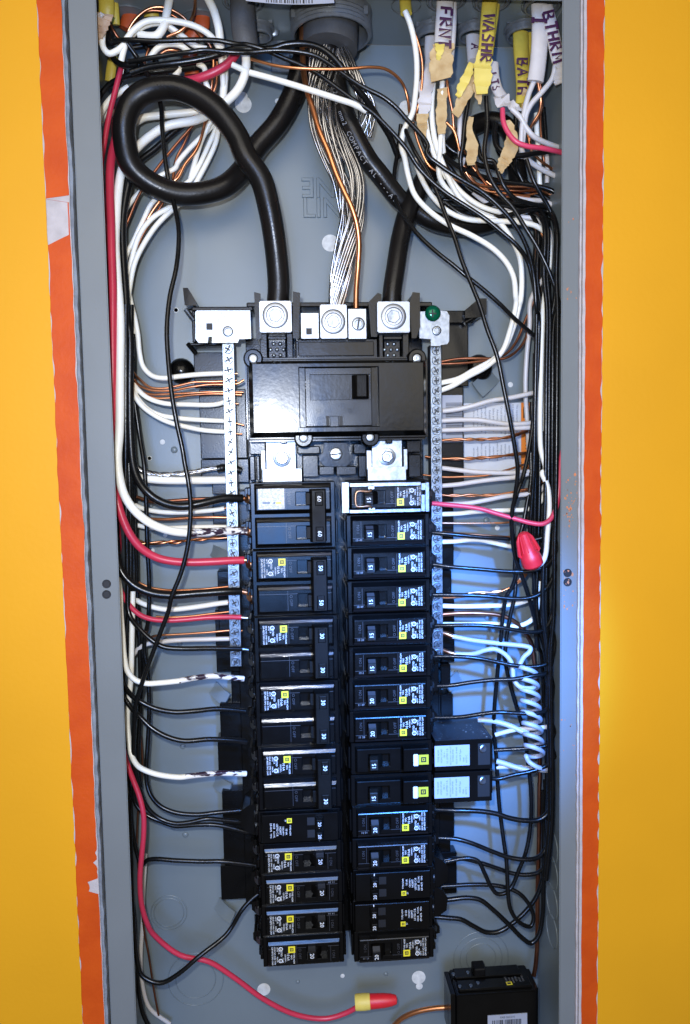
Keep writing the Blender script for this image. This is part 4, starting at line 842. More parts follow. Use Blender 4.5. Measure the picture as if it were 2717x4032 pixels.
wire(Wt, 'short white wire sagging above the thin red wire', 4.4, 'E1 350,1460@66 385,1487@64 480,1527@62 620,1562@60 750,1566@59 1000,1537@59 1200,1506@60 1300,1494@60', GL, tip='E1 1295,1494@60 1335,1490@60')
cu('bare copper hugging the thin red wire', 2.0, 'E1 560,1640@62 700,1648@61 900,1638@61 1100,1615@61 1340,1588@61', GL)
cu('lowest bare copper reaching the left bar', 2.0, 'F1 440,330@68 490,292@66 560,270@64 800,255@62 1100,235@61 1330,215@61 1450,217@61', GL)
wire(Wt, 'greyish white wire, lowest on the left bar', 3.9, 'F1 260,600@72 285,520@70 330,462@68 380,402@66 470,355@64 600,335@62 800,315@61 1100,306@60 1335,300@61', GL, 'grey_white_wire')
# left verticals in the upper loop
wire(Wt, 'white wire crossing behind the loop, upper of three', 4.0, 'T1 1230,1080@72 1130,1180@72 1000,1310@72 900,1430@70 M1 760,140@68 620,212@68 440,360@68 345,470@68 305,560@70 285,760@72', GB)
wire(Wt, 'white wire sweeping from the loop, middle of three', 4.0, 'T1 1240,1120@74 1160,1300@74 1080,1470@72 M1 890,250@70 760,330@70 575,425@68 470,620@68 395,780@68 330,910@68 300,1060@68', GB)
wire(Wt, 'white wire sweeping from the loop, lower of three', 4.2, 'T1 1255,1130@70 1230,1260@70 1160,1420@70 M1 960,240@68 870,400@68 715,482@66 560,580@65 450,720@64 388,900@64 350,1100@64 338,1400@64 C1 300,150@66 310,500@66', GB)
wire(Wt, 'outer white wire of the fan below the loop', 4.2, 'T1 1200,1050@66 1100,1250@70 M1 830,420@70 735,505@66 600,640@64 490,800@62 410,960@61 370,1130@61 350,1350@62 C1 310,50@64 330,300@64', GB)
cu('dull copper slanting through the loop to the side bundle', 2.3, 'T1 1130,1000@66 1000,1140@66 860,1300@66 M1 580,170@64 450,360@64 370,540@64 300,730@66 280,850@68', GB, 'dull_copper')
cu('dull copper running steeply down out of the loop', 2.3, 'T1 1170,1020@68 1090,1250@68 1000,1400@67 M1 770,210@66 640,470@66 480,720@66 410,880@66 320,1090@67 305,1300@68', GB, 'dull_copper')
cu('bright copper wire seen inside the loop', 2.3, 'T1 1150,980@62 1120,1150@62 1060,1320@62 960,1450@62 900,1568@62 M1 760,245@62 700,330@64 560,520@66 400,800@68 290,990@68', GB)
cu('second copper wire parallel inside the loop', 2.3, 'T1 1050,1000@70 960,1250@70 900,1450@70 M1 770,60@70 740,240@68', GB, 'dull_copper')
wire(B, 'black wire crossing inside the loop', 5.0, 'T1 1130,930@74 1000,1060@74 850,1170@74 700,1310@74 560,1420@72 480,1560@70 M1 340,220@66 300,420@64', GB)
wire(Wt, 'short white wire showing through the top of the loop', 6.0, 'T1 1180,930@70 1100,975@70 800,1012@70 600,1038@70 480,1090@66 330,1000@62 260,980@62 215,1060@64 195,1150@66', GB)
wire(Wt, 'white wire at the far left edge above the red ones', 5.0, 'T1 460,770@56 330,850@54 240,960@54 200,1060@56 190,1160@60', GB)
wire(B, 'black wire curving at the far left beside the flange', 4.2, 'T1 560,640@44 420,680@46 300,740@50 210,850@54 175,960@58 185,1150@60 200,1400@62 M1 130,600@60 120,900@62', GB)
# ---- right: loose black and white runs from the top
wire(B, 'thin black wire slanting from the right lug cable to the right bundle', 3.5, 'T2 1520,1100@62 1490,1350@62 M3 10,150@60 5,300@56 25,440@50 100,570@44 220,730@38 380,880@34 520,990@32 640,1090@31 780,1200@31 950,1350@32 1080,1475@34 C3 1000,160@36 1190,330@44 1290,500@56', GR)
wire(B, 'thin black wire falling straight across the right half', 3.5, 'T3 90,1120@44 150,1260@40 M3 190,0@38 300,180@36 390,370@34 460,560@32 540,760@30 600,950@28 680,1150@27 760,1350@26 835,1550@25 C3 700,250@25 800,520@24 870,850@24 930,1150@24 990,1500@26 E4 1015,0@28 990,250@32 955,450@36 960,700@40 990,900@42 1060,1100@44 1140,1350@48 1200,1600@54 1230,1829@58 F4 1160,300@62 1190,900@64', GR)
wire(Wt, 'outer long white wire arcing down to the right bar', 4.4, 'T3 100,95@22 150,225@24 195,450@28 205,650@32 190,850@36 165,1000@40 90,1150@44 70,1300@46 M3 95,40@46 130,210@44 190,380@42 330,530@40 500,645@38 700,740@38 880,852@38 1000,980@40 1060,1110@42 1075,1260@44 1060,1400@46 C3 1000,-20@47 940,250@50 855,480@54 700,632@57 500,740@59 350,832@60 222,882@61', GR)
wire(Wt, 'inner long white wire arcing down to the right bar', 4.4, 'T3 350,720@40 335,950@42 350,1150@42 380,1300@42 420,1450@42 M3 440,120@44 500,260@46 600,420@48 760,540@48 920,610@46 1030,750@45 1110,920@45 1130,1100@46 1120,1300@47 1080,1470@48 C3 1030,10@50 965,250@52 865,470@56 760,565@58 550,680@60 400,762@61 222,805@61', GR)
cu('copper wire slanting beside the white jacket, upper right', 2.0, 'T3 120,130@24 200,330@27 245,500@30 255,650@33 235,850@37 200,1000@42 190,1060@48', GR, 'bright_copper')
wire(Wt, 'white wire curving under the taped jacket', 4.2, 'T3 430,720@36 420,900@36 420,1100@38 410,1300@40 M3 400,190@46 450,300@50 600,430@52 800,548@54 1000,600@58 1200,590@62 1320,640@64 1390,760@64 1380,1000@64 C3 1290,100@64 1270,700@62 1270,1300@60', GR)
wire(Wt, 'white wire spreading right under the black ones', 4.2, 'T3 300,1180@52 330,1300@52 380,1400@52 M3 480,210@54 600,355@54 760,470@55 950,530@56 1150,540@60 1300,560@64', GR)
wire(Wt, 'white wire turning down into the right bundle to the wire-nut', 4.2, 'M3 180,60@58 260,260@54 350,400@50 480,520@46 650,590@44 900,605@44 1150,622@44 1280,662@46 1365,750@48 1378,900@48 1365,1080@48 1335,1250@48 1320,1500@48 C3 1275,100@48 1255,700@46 1245,1300@44 1255,1500@42 1300,1700@40 E4 1265,30@39 1320,160@38 1342,350@37 1322,650@36 1300,880@36 1260,960@37 1215,990@38', GR)
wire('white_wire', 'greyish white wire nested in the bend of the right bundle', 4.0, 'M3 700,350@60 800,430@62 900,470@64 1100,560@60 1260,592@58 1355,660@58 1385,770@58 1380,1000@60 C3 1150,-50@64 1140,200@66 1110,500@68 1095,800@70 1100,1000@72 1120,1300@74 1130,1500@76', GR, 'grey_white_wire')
for i, (lab, sp, d_) in enumerate((
    ('copper wire arching into the right bundle, uppermost', 'M3 590,-20@50 640,180@52 720,270@54 850,302@56 1000,302@58 1300,312@60 1430,345@62 1475,420@64 1480,560@66', 'copper'),
    ('copper wire running below the black crossing wires', 'T3 170,1080@50 215,1250@52 M3 315,120@54 440,190@56 560,250@58 760,292@60 950,390@62 1150,380@64 1330,360@66 1430,410@68 1470,500@70', 'bright_copper'),
    ('copper wire dropping in the right bundle, inner', 'M3 1100,485@64 1180,560@66 1262,690@66 1258,900@66 1290,1200@66 1300,1500@66 C3 1290,300@66 1285,800@66 1260,1300@68', 'copper'),
    ('copper wire dropping in the right bundle, outer', 'M3 1230,650@60 1320,740@58 1340,1000@58 1332,1300@60 1320,1560@62 C3 1300,600@62 1290,1100@64', 'bright_copper'),
    ('dull copper wire rising behind the long white wires', 'C3 222,586@61 400,556@60 600,550@59 770,548@60 900,500@62 1000,380@64 1100,140@66 M3 1230,1330@66 1280,1100@66', 'dull_copper'),
    ('second dull copper wire rising behind the white wires', 'C3 222,610@62 450,600@61 700,572@62 900,545@62 1000,480@64 1085,370@66 1120,250@68 1130,100@68', 'dull_copper'))):
    cu(lab, 2.2, sp, GR, d_)
# black horizontals feeding the right bundle
for lab, sp, dia in (
    ('black wire dropping between the jackets and running right', 'T3 660,870@40 625,1100@42 605,1300@44 M3 590,60@46 610,200@50 700,320@54 900,420@58 1150,460@60 1350,480@60 1430,600@58 1440,900@56 1420,1400@54 C3 1380,300@52 1360,800@50 1340,1300@50 E4 1330,300@54 1300,900@60', 3.6),
    ('black wire falling from the middle jacket to the far right', 'T3 815,850@34 825,1100@34 815,1350@34 M3 800,0@34 835,180@34 885,285@34 945,370@34 1050,485@33 1150,645@32 1250,805@32 1350,1000@32 1425,1200@34 1465,1380@38 C3 1440,300@42 1430,900@46 1425,1500@50', 3.6),
    ('black wire beside it curling under the torn paper', 'T3 690,1130@48 740,1270@46 780,1400@44 M3 880,80@42 930,200@40 975,300@40 1060,400@42 1200,450@46 1370,500@50 1440,640@52 1455,1000@52 C3 1410,100@52 1400,700@52 1390,1300@54 E4 1390,400@56 1360,900@60', 3.6),
    ('small black loop ending behind the right flange', 'T3 900,1090@44 890,1200@42 910,1290@40 980,1350@38 1080,1372@38 1280,1350@40 1400,1330@46', 4.2),
    ('black wire bowing along the top of the right bundle', 'M3 440,20@44 520,90@48 640,160@52 800,220@56 1000,262@58 1250,295@58 1420,350@56 1470,420@54 1478,700@52 1470,1200@52 C3 1420,200@54 1415,800@56', 4.0),
    ('black wire crossing level below the copper ones', 'M3 450,440@56 600,545@54 800,585@52 1000,558@52 1200,510@54 1360,520@54 1420,620@52 1432,900@52 1420,1300@52 C3 1350,200@54 1330,800@56 1330,1400@58', 4.0),
    ('black wire passing just above the right service cable', 'M3 250,300@60 420,430@60 560,500@60 760,480@60 950,440@62 1150,470@62 1350,520@62 1450,640@60 1470,900@58 C3 1435,0@56 1440,800@56', 4.0),
    ('black wire running straight down near the right flange', 'M3 1170,60@36 1230,240@36 1300,370@38 1370,490@40 1425,640@42 1450,900@44 1450,1300@46 C3 1385,200@46 1375,800@46 1370,1400@48 E4 1370,300@50', 3.6)):
    wire(B, lab, dia, sp, GR)
for lab, x0, dp in (('black wire at the outer edge of the right bundle', 1455, 60), ('black wire close to the right flange edge', 1440, 30), ('black wire left of centre in the right bundle', 1270, 54), ('black wire right of centre in the right bundle', 1375, 62), ('glossy black wire facing out of the right bundle', 1360, 44), ('black wire deep behind the copper in the right bundle', 1245, 76), ('black wire hugging the right side wall', 1480, 80), ('black wire in the front of the right bundle', 1330, 38), ('black wire in the core of the right bundle', 1300, 70), ('rearmost black wire of the right bundle', 1420, 72)):
    x_ = x0
    wire(B, lab, 3.6, 'M3 ' + '%d,%d@78 %d,%d@74 %d,%d@66 ' % (x_ - 820, 250 + (x_ * 7) % 190, x_ - 500, 370 + (x_ * 7) % 120, x_ - 170, 440 + (x_ * 11) % 80) + '%d,620@%d %d,1100@%d C3 %d,50@%d %d,700@%d %d,1400@%d E4 %d,200@%d %d,800@%d %d,1500@%d F4 %d,300@%d %d,900@%d %d,1500@%d G3 %d,500@%d %d,1000@%d' % (
        x_ - 10, dp, x_ - 5, dp, x_ - 15, dp, x_ - 20, dp, x_ - 25, dp, x_ - 30, dp, x_ - 45, dp, x_ - 55, dp, 1215 + (x_ - 1300) // 4, dp, 1225 + (x_ - 1300) // 4, dp, 1235 + (x_ - 1300) // 4, dp, 1225 + (x_ - 1300) // 4, dp, 1180 + (x_ - 1300) // 5, dp), GR)
wire(B, 'gathered black wire falling left of the red wire-nut', 3.6, 'C3 1190,500@58 1180,1100@58 1130,1500@56 1060,1800@52 E4 1040,150@50 960,420@48 955,620@46 1000,800@46 1010,1000@46 960,1200@48 900,1300@50 860,1520@52 850,1750@52 F4 780,120@52 745,480@54 718,780@56 710,1000@58 735,1300@60 G3 745,60@60 765,320@58 800,600@54 830,820@50 843,1080@46 862,1260@44 920,1370@44 1000,1432@45 1060,1440@46 1088,1370@47 1060,1260@48 970,1142@50 850,1080@52 700,1050@53 500,1045@54 285,1057@56 160,1065@58', GR)
wire(B, 'black wire winding down to the upper right twin breaker', 3.6, 'C3 1160,1000@62 1150,1500@60 E4 1150,100@58 1110,350@56 1060,600@55 1000,780@56 985,1000@56 990,1250@54 940,1500@54 900,1720@54 F4 830,180@54 815,330@54 868,600@55 940,850@56 1000,1060@57 1042,1400@58 G3 1055,60@58 1066,300@57 1052,540@55 1010,750@53 950,900@52 880,1065@51 812,1126@50 740,1130@50 682,1062@51 622,935@52 562,822@54 480,795@55 380,802@56 285,822@57 160,850@58', GR)
for lab, sp, dia, k_, m_ in (
    ('black wire low in the dark tangle, running right', 'T3 560,1150@76 600,1300@74 M3 660,120@72 820,260@70 1050,330@68 1300,400@66 1440,520@66', 4.0, B, B),
    ('black wire high in the dark tangle, running right', 'T3 900,1180@72 930,1350@70 M3 1000,60@70 1100,200@68 1250,330@66 1400,440@66', 4.0, B, B),
    ('black wire dropping out of the white jackets', 'T3 330,1050@52 340,1200@54 400,1350@56 M3 500,140@60 650,320@62 850,430@62 1080,500@62 1320,540@62', 3.8, B, B),
    ('black wire tucked under the first right cable', 'T3 240,1050@48 250,1200@50 300,1330@52 M3 380,120@56 520,300@58 700,450@60 950,520@60 1200,560@60 1380,600@60', 3.8, B, B),
    ('black wire shadowing the inner white arc', 'T3 380,1180@60 420,1330@62 M3 480,100@64 560,240@64 700,380@66 900,480@66 1120,530@66 1300,640@66', 4.0, B, B),
    ('black wire at the back of the far right corner', 'T3 1320,950@72 1340,1200@72 1360,1450@70 M3 1380,200@70 1420,400@68 1450,600@66', 4.0, B, B),
    ('copper wire low in the dark tangle', 'T3 620,1330@64 680,1450@62 M3 760,200@62 900,310@62 1100,340@62 1300,335@64 1420,400@66', 2.2, Cu, 'copper'),
    ('copper wire hidden among the black crossing wires', 'M3 620,100@58 680,220@58 800,330@60 960,360@60 1200,390@62', 2.2, Cu, 'bright_copper'),
    ('white wire glimpsed among the black crossing wires', 'M3 1060,400@62 1180,420@62 1310,430@62 1420,480@62 1450,560@62', 4.0, Wt, 'grey_white_wire')):
    wire(k_, lab, dia, sp, GR, m_)
# branch wires to the right breakers
for lab, sp, dia in (
    ('black wire to the second right breaker', 'E4 100,642@52 300,660@48 600,690@46 900,710@46 1020,724@46 1160,720@44 1280,690@42 1350,600@42 1395,450@44 1410,200@46', 3.6),
    ('black wire to the third right breaker', 'E4 110,968@52 350,1000@47 650,1025@44 900,1045@42 1150,1040@40 1300,990@40 1390,880@42 1432,720@46', 3.6),
    ('black wire to the fourth right breaker', 'E4 110,1285@52 400,1288@47 700,1300@44 950,1325@42 1120,1320@41 1250,1270@41 1350,1160@43 1405,1000@46', 3.6),
    ('black wire to the fifth right breaker', 'E4 120,1605@52 350,1600@47 600,1600@44 800,1615@42 1000,1650@41 1150,1670@41 1270,1650@42 1345,1560@44 1380,1400@48', 3.6),
    ('black wire to the sixth right breaker', 'F4 120,325@52 350,325@47 550,342@44 750,380@42 900,410@40 1100,422@38 1220,390@38 1275,300@42 1290,150@48', 3.6),
    ('black wire rising from the seventh right breaker', 'F4 120,607@52 300,600@48 500,570@45 700,548@42 900,540@38 1080,510@36 1215,480@38 1260,380@44', 3.6),
    ('black wire rising over the upper long breaker', 'F4 140,906@52 400,900@46 600,870@42 750,855@39 950,865@37 1150,860@36 1240,800@40 1270,650@46', 3.6),
    ('black wire leaving the end of the upper long breaker', 'F4 715,1215@50 900,1205@46 1050,1195@43 1220,1165@42 1285,1050@46', 3.6),
    ('black wire leaving the end of the lower long breaker', 'F4 650,1475@44 740,1488@44 900,1450@43 1050,1420@42 1200,1365@42 1290,1270@46', 3.6),
    ('black wire sagging below the lower long breaker', 'G3 150,330@52 350,340@47 600,350@45 750,376@44 850,410@43 1000,436@42 1150,425@42 1232,350@42 1260,200@43 1262,0@45 F4 1230,1100@46 1240,700@48 1245,420@50', 4.2),
    ('black wire sloping from the breaker above the twins', 'G3 170,600@52 350,612@49 500,652@47 700,732@46 850,785@45 1000,806@44 1120,790@45 1200,710@48 1240,500@52', 3.8),
    ('second black wire leaving the upper right twin breaker', 'G3 170,830@59 285,805@58 420,800@58 600,842@56 750,892@55 880,936@54 1000,952@53 1130,930@53 1200,850@56', 3.6),
    ('black wire dipping from the lower right twin breaker', 'G3 170,1195@57 280,1188@55 450,1170@53 580,1190@52 700,1280@51 850,1420@50 980,1550@50 1060,1600@50 1130,1540@50 1172,1350@52 1185,1000@54 1215,600@56', 4.0),
    ('black wire crossing low from the last right breakers', 'G3 150,1350@58 285,1362@56 400,1376@55 520,1440@55 640,1497@55 760,1490@55 900,1402@55 1020,1290@56 1120,1150@57 1180,950@58', 4.0)):
    reg_ = [k_ for k_ in sp.split() if ',' not in k_][-1]; lx, ly = [float(v) for v in sp.split()[-1].split('@')[0].split(',')]
    wire(B, lab, dia, sp + ' %s %.0f,%.0f@58 %.0f,%.0f@62 %.0f,%.0f@64' % (reg_, lx + 4, ly - 170, lx + 2, ly - 420, lx - 4, ly - 800), GR)
# neutrals and grounds to the right bar
GW = 'grey_white_wire'
for lab, sp, m_ in (
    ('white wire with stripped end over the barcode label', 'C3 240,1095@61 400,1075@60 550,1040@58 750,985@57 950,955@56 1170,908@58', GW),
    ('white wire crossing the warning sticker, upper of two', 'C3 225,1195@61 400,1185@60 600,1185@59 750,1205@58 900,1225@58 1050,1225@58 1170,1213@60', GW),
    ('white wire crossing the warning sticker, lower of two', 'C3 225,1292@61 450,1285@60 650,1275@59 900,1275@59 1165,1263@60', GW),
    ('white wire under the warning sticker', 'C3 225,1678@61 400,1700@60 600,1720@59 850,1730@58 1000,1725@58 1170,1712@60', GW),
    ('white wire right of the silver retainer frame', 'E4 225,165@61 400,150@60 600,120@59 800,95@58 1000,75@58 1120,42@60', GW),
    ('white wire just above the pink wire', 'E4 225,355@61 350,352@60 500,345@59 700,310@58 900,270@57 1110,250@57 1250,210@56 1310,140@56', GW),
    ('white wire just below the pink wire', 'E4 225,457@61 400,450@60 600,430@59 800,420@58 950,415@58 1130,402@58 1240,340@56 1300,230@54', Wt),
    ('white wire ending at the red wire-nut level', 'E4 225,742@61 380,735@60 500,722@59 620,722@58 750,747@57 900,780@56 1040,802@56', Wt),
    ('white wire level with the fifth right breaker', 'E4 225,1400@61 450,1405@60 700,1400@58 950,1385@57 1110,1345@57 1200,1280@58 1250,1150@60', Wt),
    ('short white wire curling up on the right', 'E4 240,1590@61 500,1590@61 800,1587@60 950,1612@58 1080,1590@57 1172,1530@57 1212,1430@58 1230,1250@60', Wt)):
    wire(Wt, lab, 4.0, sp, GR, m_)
for lab, sp in (
    ('first copper of the pair on the warning sticker', 'C3 225,1398@61 400,1380@60 520,1392@59 640,1378@60 760,1388@59 900,1360@59 1000,1332@60 1120,1290@62'),
    ('second copper of the pair on the warning sticker', 'C3 225,1388@62 400,1396@61 520,1378@61 640,1394@61 760,1372@61 900,1372@60 1000,1345@61 1120,1305@63'),
    ('first copper of the lower pair on the sticker', 'C3 60,1560@61 225,1585@61 400,1578@60 520,1592@59 640,1566@60 760,1574@59 950,1538@60 1130,1518@62'),
    ('second copper of the lower pair on the sticker', 'C3 60,1572@62 225,1578@62 400,1592@61 520,1574@61 640,1584@61 760,1560@61 950,1550@61 1130,1528@63'),
    ('single copper below the sticker', 'C3 40,1750@61 225,1772@61 450,1770@60 700,1755@59 900,1702@60 1080,1645@62'),
    ('first copper of the pair above the pink wire', 'E4 225,256@61 380,272@60 520,254@59 700,268@59 900,240@58 1050,208@58 1180,180@58 1280,95@58'),
    ('second copper of the pair above the pink wire', 'E4 225,266@62 380,256@61 520,274@61 700,255@60 900,250@60 1050,222@60 1180,190@60 1290,110@60'),
    ('single copper above the second right breaker wire', 'E4 225,548@61 500,550@60 750,548@59 920,541@58 1120,492@60'),
    ('copper half hidden by the second right breaker wire', 'E4 225,636@61 360,652@60 600,668@60 900,690@60 1050,690@60'),
    ('first copper twisting up to the right bundle', 'E4 225,1316@62 360,1312@61 500,1272@60 650,1256@59 800,1262@58 950,1205@56 1060,1135@56 1110,1070@58'),
    ('second copper twisting up to the right bundle', 'E4 350,1318@63 600,1285@60 760,1252@59 850,1240@58 950,1215@57 1040,1120@57 1100,1060@59')):
    cu(lab, 1.9, sp, GR, 'copper')
cu('thick brown copper wire turning down the right side', 4.0, 'E4 240,1487@61 400,1476@59 600,1476@57 800,1491@56 930,1531@56 1040,1610@57 1110,1700@59 1150,1829@61 F4 1065,200@62 1100,420@63 1128,700@64 1140,1100@65 1146,1500@66 G3 1142,100@66 1138,600@66 1126,1100@66 1120,1650@66 Z8 1150,300@66 1130,420@66', GR, 'dull_copper')
wire('pink_wire', 'pink wire curving down from the torn jacket to the right flange', 4.0, 'T3 960,960@30 968,1075@28 1010,1170@27 1080,1250@26 1180,1290@26 1300,1305@27 1400,1325@30 1500,1355@36 1560,1420@44', GR)
wire('pink_wire', 'pink wire swooping to the breaker in the silver frame', 3.9, 'C3 1520,1300@40 1452,1640@36 1445,1829@34 E4 1442,150@33 1430,300@32 1405,410@32 1350,510@31 1270,556@31 1150,546@33 1000,506@36 800,450@40 650,406@43 500,380@46 300,360@49 130,343@53', GR)
# red wire-nut on the right
t = thing('wire_nut', 'red winged wire-nut hanging in the right bundle', 'wire nut', P('E4', 1180, 1000, 60))
a = P('E4', 1178, 985, 34); b = P('E4', 1062, 640, 30); d_ = (b - a).normalized()
part('cap', MB().lathe(a, d_, [(6.5, -1), (8.6, 1), (8.7, 6), (8.2, 10), (6.6, 12), (5.6, 20), (4.8, 26), (4.2, 29), (2.6, 30)], 14), 'wirenut_red', t, smooth=35)
for sgn in (-1, 1):
    sd = d_.cross(Vector((0, 1, 0))).normalized() * sgn
    q = [a + d_ * 10 + sd * 7.4, a + d_ * 12 + sd * 8.6, a + d_ * 24 + sd * 6.0, a + d_ * 29 + sd * 3.4]
    part('wing', MB().tube(q, [1.0, 1.5, 1.4, .8], 8), 'wirenut_red', t, smooth=60)
for k in range(4):
    an = -1.2 + k * .75; sd = d_.cross(Vector((0, 1, 0))).normalized(); o_ = (sd * math.sin(an) + Vector((0, -1, 0)) * math.cos(an))
    part('rib', MB().tube([a + d_ * 13 + o_ * 6.3, a + d_ * 20 + o_ * 5.5, a + d_ * 28 + o_ * 4.2], .55, 6), 'wirenut_red', t, smooth=60)
# pigtails of the two long breakers
def helix(y0, y1, turns, amp, x0, x1, d0, dd, ph, steps=16):
    n = int(turns * steps); out = []
    for i in range(n + 1):
        s = i / n; a_ = ph + s * turns * 6.2832
        out.append('%.1f,%.1f@%.1f' % (x0 + (x1 - x0) * s + amp * math.cos(a_), y0 + (y1 - y0) * s + 20 * math.sin(a_ + .6), d0 + dd * math.sin(a_)))
    return ' '.join(out)
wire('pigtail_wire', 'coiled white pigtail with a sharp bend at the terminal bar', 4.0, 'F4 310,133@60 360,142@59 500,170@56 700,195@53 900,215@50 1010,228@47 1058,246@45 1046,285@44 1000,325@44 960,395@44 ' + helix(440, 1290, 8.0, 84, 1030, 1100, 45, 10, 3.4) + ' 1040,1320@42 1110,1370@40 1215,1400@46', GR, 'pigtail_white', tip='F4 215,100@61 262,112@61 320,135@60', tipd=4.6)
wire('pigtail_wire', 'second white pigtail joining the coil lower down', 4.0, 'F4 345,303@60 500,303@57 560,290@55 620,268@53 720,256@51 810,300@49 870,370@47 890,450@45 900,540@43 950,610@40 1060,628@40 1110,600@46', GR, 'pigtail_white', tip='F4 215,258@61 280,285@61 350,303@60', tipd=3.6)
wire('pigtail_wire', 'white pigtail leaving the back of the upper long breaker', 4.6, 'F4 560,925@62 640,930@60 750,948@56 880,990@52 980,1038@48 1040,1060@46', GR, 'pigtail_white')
wire('pigtail_wire', 'white pigtail leaving the back of the lower long breaker', 4.6, 'F4 735,1320@58 820,1345@56 900,1372@54 1020,1402@50 1120,1400@48', GR, 'pigtail_white')
wire(Wt, 'white neutral slanting up from the upper long breaker', 3.8, 'F4 725,1070@56 800,1048@54 950,1015@50 1100,1008@46 1240,990@46', GR, GW)
wire(Wt, 'white neutral sliding behind the lower long breaker end', 3.8, 'F4 735,1378@60 850,1372@58 1000,1380@56 1120,1400@52 1230,1410@52', GR, GW)
# ================================================================== top: conduits, connectors and jackets
def connector(label, reg, x, y, dep, r, h, group='metal cable connectors along the top'):
    c = P(reg, x, y, dep)
    t = thing('cable_connector', label, 'connector', (c.x, c.y, c.z), group)
    prof = [(r + 1.6, 340 - c.z), *([(r + 1.6, 12), (r + 2.6, 11.5), (r + 2.6, 7)] if r < 20 else [(r + 4.5, 32), (r + 4.5, 25)]), *([(r + (1.3 if q_ % 2 else .2), 6.5 - q_ * .75) for q_ in range(8)] if r < 20 else [(r + (1.6 if q_ % 2 else .2), 24 - q_ * 1.5) for q_ in range(16)]), (r, 0), (r - 1.4, 0), (r - 1.6, 9), (r - 1.6, 30)]
    if 345 - c.z < 14: prof = [(r + 2.4, 345 - c.z), (r + 2.4, 6), (r + .8, 5), (r + .9, 1), (r, 0), (r - 1.4, 0), (r - 1.6, 4)]
    n = 28; vs = []; fs = []
    for rr_, hh in prof:
        for i in range(n): vs.append((c.x + rr_ * math.cos(6.2832 * i / n), c.y + rr_ * math.sin(6.2832 * i / n), c.z + hh))
    for j in range(len(prof) - 1):
        for i in range(n): fs.append((j * n + i, j * n + (i + 1) % n, (j + 1) * n + (i + 1) % n, (j + 1) * n + i))
    part('body', MB().add(vs, fs), 'cast_zinc', t, smooth=40)
    for k in range(6):
        an = k * 1.047 + .4
        part('lug', MB().box(c.x + (r + 1.8) * math.cos(an) - 1.5, c.x + (r + 1.8) * math.cos(an) + 1.5, c.y + (r + 1.8) * math.sin(an) - 1.5, c.y + (r + 1.8) * math.sin(an) + 1.5, c.z + 7, c.z + 13), 'cast_zinc', t)
    return t
connector('large threaded connector carrying the service cables', 'T2', 905, 330, 52, 30.5, 40)
t = thing('clamp_strap', 'shiny metal strap behind the cables, left of the large connector', 'bracket', P('T2', 450, 640, 94))
part('plate', bpx(MB(), 'T2', 330, 350, 545, 425, 84, 86), 'galvanised', t, bevel=.4)
part('lower_plate', bpx(MB(), 'T2', 375, 440, 545, 640, 90, 92), 'galvanised', t, bevel=.6)
part('clamp_screw', MB().lathe(P('T2', 400, 270, 78), (0, -1, 0), [(5, 0), (5, 2), (3.4, 3), (.1, 3)], 8), 'galvanised', t, smooth=40)
connector('connector of the second black cable, left of the largest', 'T2', 130, 30, 36, 13.5, 20)
connector('connector of the narrow yellow cable right of the service entry', 'T3', 110, 20, 36, 9, 10)
connector('front connector of the white cable pair', 'T3', 465, 22, 28, 13, 10)
connector('front connector of the yellow lettered cables', 'T3', 868, 35, 28, 12.5, 10)
connector('front connector nearest the right flange', 'T3', 1310, 70, 30, 13.5, 10)
connector('rear connector behind the white jacket', 'T3', 340, 350, 66, 12, 10)
connector('rear connector behind the yellow jacket', 'T3', 705, 330, 66, 12, 10)
connector('rear connector with its screws above the yellow bath cable', 'T3', 1150, 330, 64, 14, 10)
connector('rear connector behind the orange cable, top left', 'T1', 470, 110, 60, 13, 10)
connector('rear connector beside the white wires, top left', 'T1', 1090, 150, 62, 12, 10)
connector('rear connector half hidden by the second black cable', 'T2', 270, 330, 70, 10, 10)
STROKES = {'F': [[(0, 1), (0, 0)], [(0, 1), (.6, 1)], [(0, .52), (.5, .52)]], 'R': [[(0, 0), (0, 1), (.5, .95), (.55, .6), (.05, .5), (.6, 0)]], 'N': [[(0, 0), (0, 1), (.6, 0), (.6, 1)]],
           'T': [[(0, 1), (.7, 1)], [(.35, 1), (.35, 0)]], 'W': [[(0, 1), (.2, 0), (.4, .8), (.6, 0), (.8, 1)]], 'A': [[(0, 0), (.35, 1), (.7, 0)], [(.15, .4), (.55, .4)]], 'S': [[(.6, .9), (.2, 1), (.05, .7), (.55, .4), (.5, .05), (0, .1)]],
           'H': [[(0, 1), (0, 0)], [(.6, 1), (.6, 0)], [(0, .5), (.6, .5)]], 'B': [[(0, 0), (0, 1), (.5, .9), (.45, .58), (.05, .52), (.58, .35), (.5, 0), (0, 0)]], 'M': [[(0, 0), (.1, 1), (.4, .3), (.7, 1), (.8, 0)]], 'I': [[(.2, 1), (.2, 0)], [(0, 1), (.4, 1)], [(0, 0), (.4, 0)]],
           'L': [[(0, 1), (0, 0), (.55, 0)]], '1': [[(.1, .8), (.3, 1), (.3, 0)]]}
def ink_strokes(mb, s, c, y, size, dx, dy):
    r_ = random.Random(sum(map(ord, s))); adv = .86; x0 = -adv * len(s) / 2
    for i, ch in enumerate(s):
        for st in STROKES[ch]:
            pts_ = [(x0 + i * adv + a * .9 + r_.uniform(-.04, .04), b - .5 + r_.uniform(-.05, .05)) for a, b in st]
            q_ = [Vector((c.x + (a * dx[0] + b * dy[0]) * size, y, c.z + (a * dx[1] + b * dy[1]) * size)) for a, b in pts_]
            mb.tube(q_, size * .13, 6, .2, (dy[0] + .01, 0, dy[1] + .02))
    return mb
